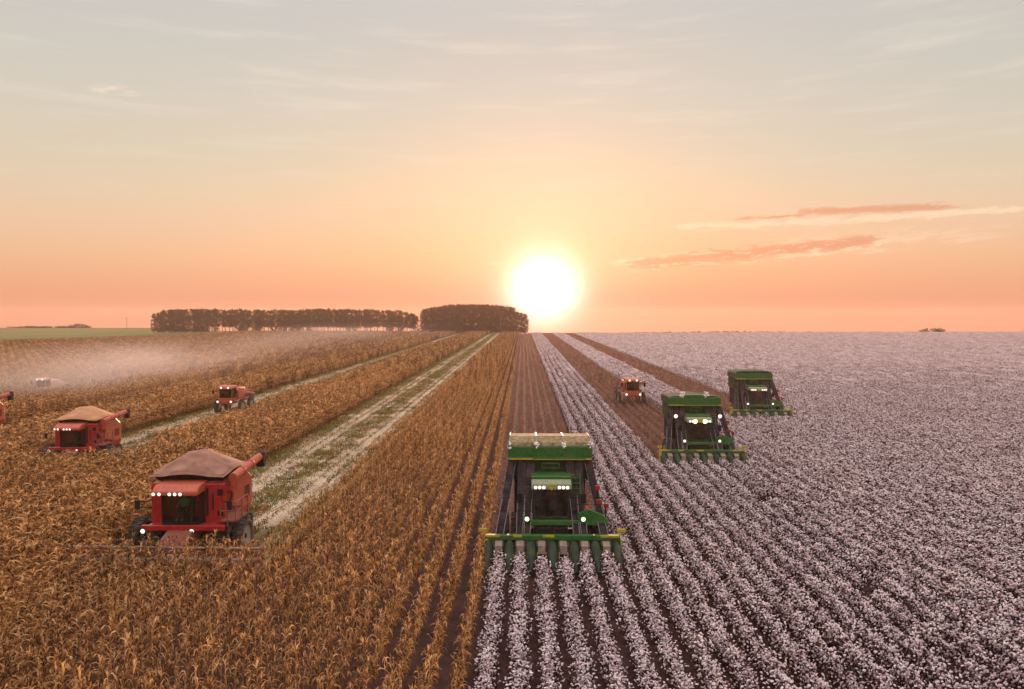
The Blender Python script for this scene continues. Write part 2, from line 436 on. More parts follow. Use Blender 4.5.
def tile_pick(P, y0, y1):
    """True where the 3 m row piece holding a point is drawn in full detail; fades out from y0 to y1"""
    k = np.round(P[:,0]*1.0).astype(np.int64); j = np.floor(P[:,1]/3.0).astype(np.int64)
    h = ((k*73856093) ^ (j*19349663)) % 1009 / 1009.0
    return h > (P[:,1]-y0)/(y1-y0)
# --- corn ---
m_corn = leafmat('dry_corn_leaf', [(0.15, (0.026, 0.012, 0.007, 1)), (0.36, (0.15, 0.068, 0.027, 1)), (0.55, (0.46, 0.230, 0.088, 1)), (0.75, (0.80, 0.46, 0.19, 1)), (0.95, (0.93, 0.71, 0.43, 1))], 0.48)
def strip(mb, pts, wid, up):
    n = len(pts); vs = []
    for i, (p_, w) in enumerate(zip(pts, wid)):
        d = (pts[min(i+1, n-1)] - pts[max(i-1, 0)])
        s_ = d.cross(up)
        s_ = s_.normalized() if s_.length > 1e-5 else Vector((1, 0, 0))
        vs += [p_ - s_*w/2, p_ + s_*w/2]
    mb.add(vs, [(2*i, 2*i+1, 2*i+3, 2*i+2) for i in range(n-1)])
def corn_plant(mb, x, y, h, nl, seg, thick=1.0):
    lean = Vector((random.gauss(0, .05), random.gauss(0, .05), 1)).normalized()
    base = Vector((x, y, 0)); top = base + lean*h
    mb.tube(base, top, 0.014*thick, 0.007*thick, 3)
    az0 = random.uniform(0, math.pi)
    for i in range(nl):
        t = 0.22 + 0.74*i/(nl-1) + random.uniform(-.03, .03)
        o = base + lean*h*t
        az = az0 + math.pi*(i % 2) + random.gauss(0, .55)
        hd = Vector((math.cos(az), math.sin(az), 0))
        ln = random.uniform(.32, .70)*(1.05 - 0.35*abs(t-.55))
        e = R(random.uniform(38, 74)); pts = [o.copy()]; cur = o.copy(); droop = R(random.uniform(125, 190))/seg
        for k in range(seg):
            cur = cur + (hd*math.cos(e) + Vector((0,0,1))*math.sin(e))*ln/seg
            cur = cur + Vector((random.gauss(0, .012), random.gauss(0, .012), 0))
            e -= droop*(0.6+0.8*k/seg); pts.append(cur.copy())
        w0 = random.uniform(.045, .085)*thick
        wd = [w0*.55] + [w0*(1-0.75*(k/seg)**1.6) for k in range(1, seg)] + [0.008]
        strip(mb, pts, wd, Vector((-hd.y, hd.x, 0)).cross(Vector((0,0,1)))*-1 + Vector((0,0,1))*random.uniform(-.4, 1.2))
    # tassel
    for i in range(5):
        az = random.uniform(0, 6.28); e = R(random.uniform(45, 88)); l = random.uniform(.14, .28)
        q = top + Vector((math.cos(az)*math.cos(e), math.sin(az)*math.cos(e), math.sin(e)))*l
        strip(mb, [top, (top+q)/2+Vector((0,0,.02)), q - Vector((0,0,.02))], [.022*thick, .026*thick, .008], Vector((math.sin(az), -math.cos(az), .3)))
    # drooping ear
    o = base + lean*h*random.uniform(.4, .55); az = random.uniform(0, 6.28); hd = Vector((math.cos(az), math.sin(az), 0))
    mb.tube(o, o + hd*.10 - Vector((0,0,.20)), .032*thick, .014, 5)
def corn_near(i):
    mb = MB(); corn_plant(mb, 0, 0, random.uniform(1.30, 1.68), random.randint(9, 12), 6); return mb.mesh('corn_near', m_corn)
def corn_far(i):
    mb = MB()
    for k in range(10):
        corn_plant(mb, random.gauss(0, .035), -1.5+k*.3+random.uniform(-.1, .1), random.uniform(1.25, 1.7), 7, 3, 1.7)
    return mb.mesh('corn_far', m_corn)
CORN_EDGE = -1.45
def keep_corn(P):
    X, Y = P[:, 0], P[:, 1]
    k = in_view(X, Y, 10) & (X < CORN_EDGE)
    for cx, cy in COMB:
        hw = np.where(Y > cy+6, {0: HC, 1: 4.0, 2: 2.8}[COMB.index((cx, cy))], HC)
        k &= ~((abs(X-cx) < hw) & (Y > cy+.55))
    k &= ~((abs(X-FARM[0]) < 2.3) & (Y > FARM[1]-2.2))
    k &= ~((X < -165) & (Y > 285 + (X+199)*2.1))
    return k
def wide(P): return .62 + .84*smooth01((-P[:,0]-10)/14)
P = rows(-130, CORN_EDGE, 0.96, 13, 160, 0.17, 0.025, 0.06); P = P[keep_corn(P) & tile_pick(P, 95, 160)]
n = len(P)
patch = 1 + 0.10*np.sin(P[:,0]*.31+1)*np.sin(P[:,1]*.17) + rng.normal(0, .07, n)
scatter('corn_plants', np.c_[P, np.zeros(n)], np.c_[rng.normal(0, .05, (n, 2)), rng.uniform(0, 6.28, n)],
        np.c_[patch*wide(P), patch*wide(P), patch], rng.integers(0, 12, n), [corn_near(i) for i in range(12)],
        'dry brown corn standing in rows across the near left of the field', 'corn')
print('corn near', n)
P = rows(-370, CORN_EDGE, 0.96, 94.5, 496, 3.0, 0.02, 0.3); P = P[keep_corn(P) & ~tile_pick(P, 95, 160)]
n = len(P); sc = 1 + rng.normal(0, .07, n)
scatter('distant_corn', np.c_[P, ground_z(P[:,0], P[:,1])], np.c_[np.zeros((n, 2)), rng.integers(0, 2, n)*math.pi],
        np.c_[sc*wide(P), np.ones(n), sc], rng.integers(0, 8, n), [corn_far(i) for i in range(8)],
        'dry corn stretching to the horizon left of the picked cotton strip', 'corn')
print('corn far', n)

# --- cotton ---
m_boll = leafmat('cotton_boll', [(0.1, (0.30, 0.19, 0.21, 1)), (0.45, (0.76, 0.60, 0.61, 1)), (0.7, (0.95, 0.86, 0.85, 1))], 0.25)
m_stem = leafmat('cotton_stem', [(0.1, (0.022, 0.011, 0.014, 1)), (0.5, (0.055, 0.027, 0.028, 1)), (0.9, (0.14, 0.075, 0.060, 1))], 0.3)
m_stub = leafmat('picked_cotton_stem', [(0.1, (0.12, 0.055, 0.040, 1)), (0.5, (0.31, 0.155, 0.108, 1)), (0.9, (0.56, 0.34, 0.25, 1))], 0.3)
PHI = (1+5**.5)/2
ICO_V = [Vector(v).normalized() for v in ((-1,PHI,0),(1,PHI,0),(-1,-PHI,0),(1,-PHI,0),(0,-1,PHI),(0,1,PHI),(0,-1,-PHI),(0,1,-PHI),(PHI,0,-1),(PHI,0,1),(-PHI,0,-1),(-PHI,0,1))]
ICO_F = [(0,11,5),(0,5,1),(0,1,7),(0,7,10),(0,10,11),(1,5,9),(5,11,4),(11,10,2),(10,7,6),(7,1,8),(3,9,4),(3,4,2),(3,2,6),(3,6,8),(3,8,9),(4,9,5),(2,4,11),(6,2,10),(8,6,7),(9,8,1)]
OCT_V = [Vector(v) for v in ((1,0,0),(-1,0,0),(0,1,0),(0,-1,0),(0,0,1),(0,0,-1))]
OCT_F = [(0,2,4),(2,1,4),(1,3,4),(3,0,4),(2,0,5),(1,2,5),(3,1,5),(0,3,5)]
def blob(mb, c, r, V=ICO_V, Fc=ICO_F):
    s = Vector((random.uniform(.6, 1.0), random.uniform(.6, 1.1), random.uniform(1.0, 1.9)))
    q = Matrix.Rotation(random.uniform(0, 3), 3, Vector((random.random(), random.random(), random.random()+.1)).normalized())
    mb.add([c + q @ Vector((v.x*s.x, v.y*s.y, v.z*s.z))*r*random.uniform(.8, 1.2) for v in V], Fc)
def two(mb1, m1, mb2, m2, name):
    me = bpy.data.meshes.new(name); o = len(mb1.v)
    me.from_pydata(mb1.v+mb2.v, [], mb1.f + [tuple(i+o for i in f) for f in mb2.f])
    me.materials.append(m1); me.materials.append(m2)
    mi = np.zeros(len(me.polygons), dtype=np.int32); mi[len(mb1.f):] = 1; me.polygons.foreach_set('material_index', mi)
    return me
def leafquad(mb, c, s):
    a = Vector((random.gauss(0,1), random.gauss(0,1), random.gauss(0,1))).normalized(); b = a.orthogonal().normalized()
    d = a.cross(b); b *= s*random.uniform(.6, 1.2); d *= s*random.uniform(.4, .9)
    mb.add([c-b, c-d, c+b, c+d], [(0,1,2,3)])
def cotton(length, nb, ns, nl, br, V, Fc, wid=.30, h=.95):
    b, s = MB(), MB()
    for i in range(ns):
        y = random.uniform(-length/2, length/2); az = random.uniform(0, 6.28); r = random.uniform(.05, wid)
        s.tube((random.gauss(0,.03), y, 0), (math.cos(az)*r, y+math.sin(az)*r, random.uniform(.45, 1)*h), .011, .005, 3)
    for i in range(nb):
        y = random.uniform(-length/2-.1, length/2+.1)
        t = random.random()**.6; zz = .18 + t*(h-.18)
        w = wid*math.sqrt(max(.08, 1-((zz/h)-.45)**2*1.9))
        x = max(-1.35, min(1.35, random.gauss(0, .60)))*w
        blob(b, Vector((x, y, zz+random.gauss(0, .03))), br*random.uniform(.6, 1.25), V, Fc)
    for i in range(nl):
        zz = random.uniform(.08, h); leafquad(s, Vector((random.gauss(0, wid*.6), random.uniform(-length/2, length/2), zz)), .075)
    return b, s
def cotton_near(i):
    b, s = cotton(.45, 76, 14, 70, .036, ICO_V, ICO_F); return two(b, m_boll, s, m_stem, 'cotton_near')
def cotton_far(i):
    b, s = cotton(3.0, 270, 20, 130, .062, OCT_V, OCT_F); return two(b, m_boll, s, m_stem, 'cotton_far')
def stub_near(i):
    b, s = MB(), MB()
    for k in range(9):
        y = random.uniform(-.22, .22); az = random.uniform(0, 6.28); r = random.uniform(.02, .16)
        s.tube((random.gauss(0,.03), y, 0), (math.cos(az)*r, y+math.sin(az)*r, random.uniform(.35, .85)), .014, .007, 3)
    for k in range(34): leafquad(s, Vector((random.gauss(0, .12), random.uniform(-.25, .25), random.uniform(.05, .75))), .06)
    for k in range(2): blob(b, Vector((random.gauss(0, .2), random.uniform(-.25, .25), random.uniform(0.05, .6))), .025, OCT_V, OCT_F)
    return two(b, m_boll, s, m_stub, 'stub_near')
def stub_far(i):
    b, s = MB(), MB()
    for k in range(26):
        y = random.uniform(-1.5, 1.5); az = random.uniform(0, 6.28); r = random.uniform(.02, .16)
        s.tube((random.gauss(0,.03), y, 0), (math.cos(az)*r, y+math.sin(az)*r, random.uniform(.35, .8)), .022, .012, 3)
    for k in range(150): leafquad(s, Vector((random.gauss(0, .11), random.uniform(-1.5, 1.5), random.uniform(.05, .75))), .085)
    for k in range(7): blob(b, Vector((random.gauss(0, .2), random.uniform(-1.5, 1.5), random.uniform(0.05, .6))), .035, OCT_V, OCT_F)
    return two(b, m_boll, s, m_stub, 'stub_far')
SPC = 1.02; X0 = PICK[0][0] - 3*SPC + SPC/2        # first cotton row
def cot_rows(y0, y1, step, jx, jy):
    out = []
    for k in range(0, 345):
        x = X0 + k*SPC
        ya = max(y0, (x-12)/0.69)
        if ya >= y1: break
        ys = np.arange(ya, y1, step); ys = ys + rng.uniform(-jy, jy, len(ys))
        out.append(np.stack([x + rng.normal(0, jx, len(ys)), ys], 1))
    return np.concatenate(out)
def picked(P, pad=0.0):
    k = np.zeros(len(P), bool)
    for cx, cy in PICK: k |= (abs(P[:,0]-cx) < HP) & (P[:,1] > cy-pad)
    return k
def gap(P):
    v = np.sin(P[:,0]*.19+.7*np.sin(P[:,1]*.13)+1.3)*np.sin(P[:,1]*.09+.05*P[:,0]+.6)
    lane = (abs(P[:,0]-14.7) < .55) & (P[:,1] < 57) & (rng.random(len(P)) < .5)
    return lane & (P[:,0] > 6) & (rng.random(len(P)) < .6)
def put(name, P, protos, label, cat, far):
    n = len(P); sc = 1 + rng.normal(0, .08, n); wx = .94 + .42*smooth01((P[:,0]-9)/16)*(0 if 'picked' in name else 1); fl = rng.integers(0, 2, n)*math.pi
    # irregular growth: hollows and low patches
    lo = 0.90 + 0.10*np.sin(P[:,0]*.23+P[:,1]*.05)*np.sin(P[:,1]*.11+2)
    scatter(name, np.c_[P, ground_z(P[:,0], P[:,1])], np.c_[rng.normal(0, .03 if not far else 0, (n,2)), fl], np.c_[sc*wx, np.ones(n) if far else sc, sc*lo],
            rng.integers(0, len(protos), n), protos, label, cat)
P = cot_rows(13, 170, .36, .05, .08); P = P[tile_pick(P, 100, 170)]; k = picked(P, .9)
k3 = picked(P, -.9)
hole = rng.random(len(P)) < .03
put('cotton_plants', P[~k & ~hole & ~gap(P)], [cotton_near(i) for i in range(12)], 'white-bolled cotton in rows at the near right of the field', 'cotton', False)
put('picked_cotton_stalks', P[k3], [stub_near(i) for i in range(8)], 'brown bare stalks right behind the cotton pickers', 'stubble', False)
print('cotton', len(P))
P = cot_rows(100.5, 512, 3.0, .05, .3); P = P[~tile_pick(P, 100, 170)]; k = picked(P)
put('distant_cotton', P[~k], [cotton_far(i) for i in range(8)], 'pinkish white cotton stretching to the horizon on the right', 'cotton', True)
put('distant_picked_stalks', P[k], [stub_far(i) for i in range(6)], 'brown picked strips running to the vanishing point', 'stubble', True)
print('cotton far', len(P))

# --- litter and weeds on the corn tracks ---
m_straw = leafmat('corn_straw', [(0.1, (0.46, 0.35, 0.22, 1)), (0.4, (0.74, 0.61, 0.43, 1)), (0.8, (0.90, 0.81, 0.66, 1))], 0.3)
m_weed = leafmat('green_weed', [(0.1, (0.08, 0.075, 0.018, 1)), (0.5, (0.20, 0.18, 0.05, 1)), (0.9, (0.36, 0.31, 0.12, 1))], 0.4)
def litter(i):
    mb = MB()
    for k in range(150):
        x, y = random.uniform(-.7, .7), random.uniform(-.8, .8); az = random.uniform(0, 6.28); l = random.uniform(.12, .40)
        z = random.uniform(.02, .16); d = Vector((math.cos(az)*l, math.sin(az)*l, random.gauss(0, .05)))
        c = Vector((x, y, z)); strip(mb, [c-d/2, c+Vector((0,0,.03)), c+d/2], [.02, .045, .015], Vector((0,0,1)))
    return mb.mesh('litter', m_straw)
def weeds(i):
    mb = MB()
    for k in range(70):
        x, y = random.gauss(0, .4), random.gauss(0, .45); az = random.uniform(0, 6.28); l = random.uniform(.15, .42)
        c = Vector((x, y, 0)); d = Vector((math.cos(az), math.sin(az), 0))
        strip(mb, [c, c+d*l*.25+Vector((0,0,l*.7)), c+d*l*.6+Vector((0,0,l*.8))], [.03, .035, .01], Vector((-d.y, d.x, 0)).cross(d))
    return mb.mesh('weeds', m_weed)
def stubble(i):
    mb = MB()
    for k in range(8):
        c = Vector((random.gauss(0, .03), -.8+k*.2, 0)); mb.tube(c, c+Vector((random.gauss(0,.05), random.gauss(0,.05), random.uniform(.2, .45))), .014, .012, 3)
        for j in range(3): leafquad(mb, c+Vector((random.gauss(0,.08), random.gauss(0,.06), random.uniform(.05,.3))), .07)
    return mb.mesh('stubble', m_corn)
pl, pw, ps = [], [], []
for i, (cx, cy) in enumerate(COMB):
    y0 = cy + 7; y1 = 480
    for (off, wid, dens) in ((-2.3, .7, 2.6), (2.2, .8, 3.0), (0, 2.6, 1.1)):
        n = int((y1-y0)*dens); t = rng.uniform(0, 1, n)
        pl.append(np.stack([cx+off+rng.normal(0, wid, n)*.7, y0+(y1-y0)*t], 1))
    for (off, wid, dens) in ((0.2, .8, 2.2), (-3.6, .5, 3.2), (4.0, .5, 1.0), (0, 2.5, .6)):
        n = int((y1-y0)*dens); t = rng.uniform(0, 1, n)
        pw.append(np.stack([cx+off+rng.normal(0, wid, n), y0+(y1-y0)*t], 1))
    for k in range(-4, 5):
        ys = np.arange(y0-3, 300, 1.6); ps.append(np.stack([np.full(len(ys), cx+k*.96), ys], 1))
def put_simple(name, PP, protos, label, cat):
    P = np.concatenate(PP); k = in_view(P[:,0], P[:,1], 8); k2 = np.zeros(len(P), bool)
    for cx, cy in COMB: k2 |= (abs(P[:,0]-cx) < HC-.15) & (P[:,1] > cy+3)
    P = P[k & k2]; n = len(P); s_ = rng.uniform(.8, 1.25, n)
    rz = rng.uniform(0, 6.28, n) if name != 'corn_stubble' else np.zeros(n)
    scatter(name, np.c_[P, np.full(n, .004)], np.c_[np.zeros((n,2)), rz], np.c_[s_, s_, s_], rng.integers(0, len(protos), n), protos, label, cat)
put_simple('straw_litter', pl, [litter(i) for i in range(6)], 'pale chopped straw lying in two bands on the cut corn tracks', 'straw')
put_simple('green_weeds', pw, [weeds(i) for i in range(6)], 'green weeds growing along the cut corn tracks', 'weeds')
put_simple('corn_stubble', ps, [stubble(i) for i in range(5)], 'short cut corn stalks left on the harvested tracks', 'stubble')

# ------------------------------------------------------------------ trees on the horizon
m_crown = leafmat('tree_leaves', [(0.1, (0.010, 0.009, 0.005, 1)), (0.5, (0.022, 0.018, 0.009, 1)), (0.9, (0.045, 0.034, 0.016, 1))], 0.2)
m_bark = mat('bark', (0.09, 0.06, 0.045), 0.9)
def crown_mesh(h, low, rad, nclump, name):
    mb = MB()
    for c in range(nclump):
        t = random.random(); zz = h*(low + (1-low)*t)
        rr = rad*math.sqrt(max(.05, 1-(2*t-.85)**2*.75))
        az = random.uniform(0, 6.28); r = rr*math.sqrt(random.random())
        cc = Vector((math.cos(az)*r, math.sin(az)*r, zz)); s_ = random.uniform(.6, 1.2)
        for k in range(26):
            q = cc + Vector((random.gauss(0, .5), random.gauss(0, .5), random.gauss(0, .38)))*s_
            leafquad(mb, q, .26)
    return mb.mesh(name, m_crown)
crowns = [crown_mesh(14.5, .30, 2.5, 66, 'crown') for i in range(6)]
crowns_low = [crown_mesh(14.5, .08, 2.9, 85, 'crown') for i in range(4)]
def trunk_mesh(h):
    mb = MB(); p0 = Vector((0, 0, -.5)); r = .22
    for i in range(5):
        p1 = Vector((random.gauss(0, .15), random.gauss(0, .15), h*.85*(i+1)/5)); mb.tube(p0, p1, r, r*.8, 7); p0 = p1; r *= .8
    for i in range(7):
        z = random.uniform(.35, .8)*h; az = random.uniform(0, 6.28)
        mb.tube((0, 0, z), (math.cos(az)*1.7, math.sin(az)*1.7, z+1.8), .08, .03, 5)
    return mb.mesh('trunk', m_bark)
trunks = [trunk_mesh(14) for i in range(4)]
def tree(x, y, s, cm, label, group):
    t = empty('tree', (x, y, float(ground_z(x, y))), random.uniform(0, 6.28)); tag(t, label, 'tree', group)
    w = random.uniform(.8, 1.0)
    for nm, me in (('trunk', random.choice(trunks)), ('crown', random.choice(cm))):
        o = bpy.data.objects.new(nm, me); COL.objects.link(o); o.parent = t; o.scale = (s*w, s*w, s)
def px_x(px, Y): return (px-523)/F*Y
LG = 'tall dark tree in the long grove on the horizon left of centre'
RG = 'tall tree in the shorter grove right beside the setting sun'
Y0 = 437
px = 152.0
while px < 416:
    e = min(1, .80 + min(px-150, 418-px)/90)
    hgt = (20.5 if px < 300 else 21.5 - 0.022*max(0, px-330))
    for rrow, dyy in ((0, 0), (1, 7)):
        if rrow and 170 < px < 405 and random.random() < .10: continue
        X = px_x(px, Y0+dyy) + random.uniform(-.8, .8) + rrow*1.6
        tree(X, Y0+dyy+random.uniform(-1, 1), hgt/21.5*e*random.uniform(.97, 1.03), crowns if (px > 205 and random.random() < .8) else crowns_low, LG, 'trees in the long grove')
    px += 3.6
px = 424.0
while px < 527:
    u = (px-421)/107.0
    e = .82+.34*math.sin(math.pi*min(1, max(0, u*0.95+.05)))**.6
    if u > .9: e *= .88
    for rrow, dyy in ((0, 0), (1, 7)):
        X = px_x(px, Y0-4+dyy) + random.uniform(-.8, .8)
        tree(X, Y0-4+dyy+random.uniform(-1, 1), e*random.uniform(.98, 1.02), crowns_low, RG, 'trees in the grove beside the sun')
    px += 3.6
# low far-off clumps
def bush_clump(x, y, w, h, label, name='distant_bushes'):
    mb = MB()
    for c in range(int(w*3)):
        u = random.uniform(-1, 1); cc = Vector((u*w/2, random.gauss(0, 2), random.uniform(.1, .9)*h*(1-.45*abs(u)**3)))
        for k in range(14): leafquad(mb, cc+Vector((random.gauss(0,.7), random.gauss(0,.7), random.gauss(0,.35))), .4)
    o = mb.build(name, m_crown); o.location = (x, y, float(ground_z(x, y))); return tag(o, label, 'bushes', kind='stuff')
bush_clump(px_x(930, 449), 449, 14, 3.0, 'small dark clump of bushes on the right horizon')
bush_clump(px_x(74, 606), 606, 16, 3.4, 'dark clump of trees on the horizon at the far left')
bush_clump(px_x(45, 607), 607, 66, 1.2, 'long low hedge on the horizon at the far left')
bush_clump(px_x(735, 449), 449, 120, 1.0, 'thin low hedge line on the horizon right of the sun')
mb = MB(); mb.tube((0,0,-1), (0,0,9), .16, .10); mb.box(-.9, .9, -.06, .06, 7.9, 8.1)
o = mb.build('utility_pole', m_bark); o.location = (px_x(124, 560), 560, 0); tag(o, 'thin lone utility pole on the left horizon beside the long grove', 'pole')

# ------------------------------------------------------------------ machine pieces
def wheel(parent, x, y, r, w, rimmat, side=1, lugs=True):
    mb = MB(); ri = r*.56
    mb.lathe_x([(-w*.42, ri), (-w*.5, r*.80), (-w*.44, r*.95), (-w*.2, r), (w*.2, r), (w*.44, r*.95), (w*.5, r*.80), (w*.42, ri)], x, y, r)
    if lugs:
        for i in range(22):
            t = 2*math.pi*i/22
            for s in (-1, 1):
                m = Matrix.Translation((x, y, r)) @ Matrix.Rotation(t + s*.07, 4, 'X')
                mb.box(min(0, s*w*.46), max(0, s*w*.46), -.035, .035, r*.96, r*1.035, m)
    wt = mb.build('wheel', MT['rubber'], parent)
    mr = MB(); mr.lathe_x([(-w*.30, 0.001), (-w*.30, ri*.5), (-w*.40, ri*1.02), (w*.40, ri*1.02), (w*.30, ri*.5), (w*.30, 0.001)], x, y, r, 24)
    mr.build('rim', rimmat, wt)
def lampo(name, parent, x, y, z, r, m, ring='black'):
    mb = MB(); mb.lathe_y = None
    h = MB(); h.tube((x, y+.13, z), (x, y, z), r*.75, r*1.12, 12); hb = h.build(name, MT[ring], parent)
    l = MB(); n = 14; vs = [(x, y-.045, z)] + [(x+r*math.cos(2*math.pi*i/n), y-.012, z+r*math.sin(2*math.pi*i/n)) for i in range(n)]
    l.add(vs, [(0, (i+1) % n+1, i+1) for i in range(n)]); l.build('lens', m, hb)
def railing(mb, pts, z0, z1, r=.022):
    for a in pts: mb.tube((*a, z0), (*a, z1), r, n=5)
    for a, b in zip(pts, pts[1:]):
        for z in (z1, (z0+z1)/2): mb.tube((*a, z), (*b, z), r, n=5)
def mirror(parent, x, y, z, s):
    mb = MB(); mb.tube((x, y, z), (x+s*.55, y-.25, z+.05), .025, n=5); mb.tube((x+s*.55, y-.25, z+.25), (x+s*.55, y-.25, z-.45), .02, n=5)
    mm = mb.build('mirror_arm', MT['black'], parent)
    m2 = MB(); m2.box(x+s*.55-.13, x+s*.55+.13, -.34+y, -.27+y, z-.36, z+.12); m2.build('mirror', MT['black'], mm, .02)

# ------------------------------------------------------------------ people in the cabs
def person(loc, shirt, label):
    """one continuous seated body grown over a skeleton, arms out to the wheel"""
    K = [(0,0,.0,.15), (0,.02,.22,.15), (0,.03,.42,.17), (0,.03,.55,.06), (0,.0,.66,.095), (0,-.01,.76,.09)]
    E = [(0,1),(1,2),(2,3),(3,4),(4,5)]
    for s in (-1, 1):
        b = len(K); K += [(s*.19,.03,.46,.062), (s*.25,-.10,.22,.05), (s*.17,-.38,.24,.036), (s*.15,-.46,.27,.034)]
        E += [(2,b),(b,b+1),(b+1,b+2),(b+2,b+3)]
        b = len(K); K += [(s*.10,-.05,-.02,.095), (s*.13,-.46,.03,.075), (s*.13,-.50,-.38,.05), (s*.13,-.64,-.42,.045)]
        E += [(0,b),(b,b+1),(b+1,b+2),(b+2,b+3)]
        hnd = b-1
        for j in range(4):
            q = len(K); K += [(s*(.12+.02*j),-.50,.275-.005*j,.010), (s*(.12+.02*j),-.53,.245,.009)]; E += [(hnd,q),(q,q+1)]
        q = len(K); K += [(s*.10,-.46,.25,.010), (s*.085,-.485,.235,.009)]; E += [(hnd,q),(q,q+1)]
    me = bpy.data.meshes.new('person'); me.from_pydata([k[:3] for k in K], E, []); me.materials.append(MT[shirt])
    o = bpy.data.objects.new('person', me); COL.objects.link(o); o.location = loc
    sk = o.modifiers.new('skin', 'SKIN')
    for v, k in zip(me.skin_vertices[0].data, K): v.radius = (k[3], k[3]*.85)
    me.skin_vertices[0].data[0].use_root = True
    ss = o.modifiers.new('sub', 'SUBSURF'); ss.levels = ss.render_levels = 2
    # skin, hair and trousers lie over the same body
    hd = MB(); hd.lathe_z([(0.002,.585),(.055,.60),(.085,.66),(.092,.73),(.075,.80),(.002,.835)], 0, -.012, 16)
    hd.tube((0,-.10,.715), (0,-.128,.69), .012, .018, 6)
    for s in (-1, 1): hd.tube((s*.088,-.005,.70),(s*.104,.0,.71),.022,.026,6)
    h = hd.build('face', MT['skin'], o, smooth=True)
    ey = MB(); [ey.tube((s*.035,-.092,.735),(s*.035,-.102,.735),.012,n=8) for s in (-1,1)]; ey.box(-.03,.03,-.103,-.095,.655,.662); ey.build('eyes_and_mouth', MT['hair'], h)
    hr = MB(); hr.lathe_z([(.094,.745),(.100,.79),(.075,.85),(.002,.865)], 0, .008, 16); hr.build('hair', MT['hair'], o, smooth=True)
    tr = MB()
    for s in (-1, 1):
        tr.tube((s*.09,.02,-.01),(s*.13,-.48,.03),.125,.098,10); tr.tube((s*.13,-.49,.08),(s*.13,-.51,-.34),.095,.075,10)
    tr.build('trousers', MT['trousers'], o, .03)
    for s in (-1, 1):
        hm = MB(); hm.tube((s*.172,-.36,.24),(s*.15,-.47,.272),.045,.048,8)
        hm.build('hand', MT['skin'], o, .02)
    return tag(o, label, 'person')

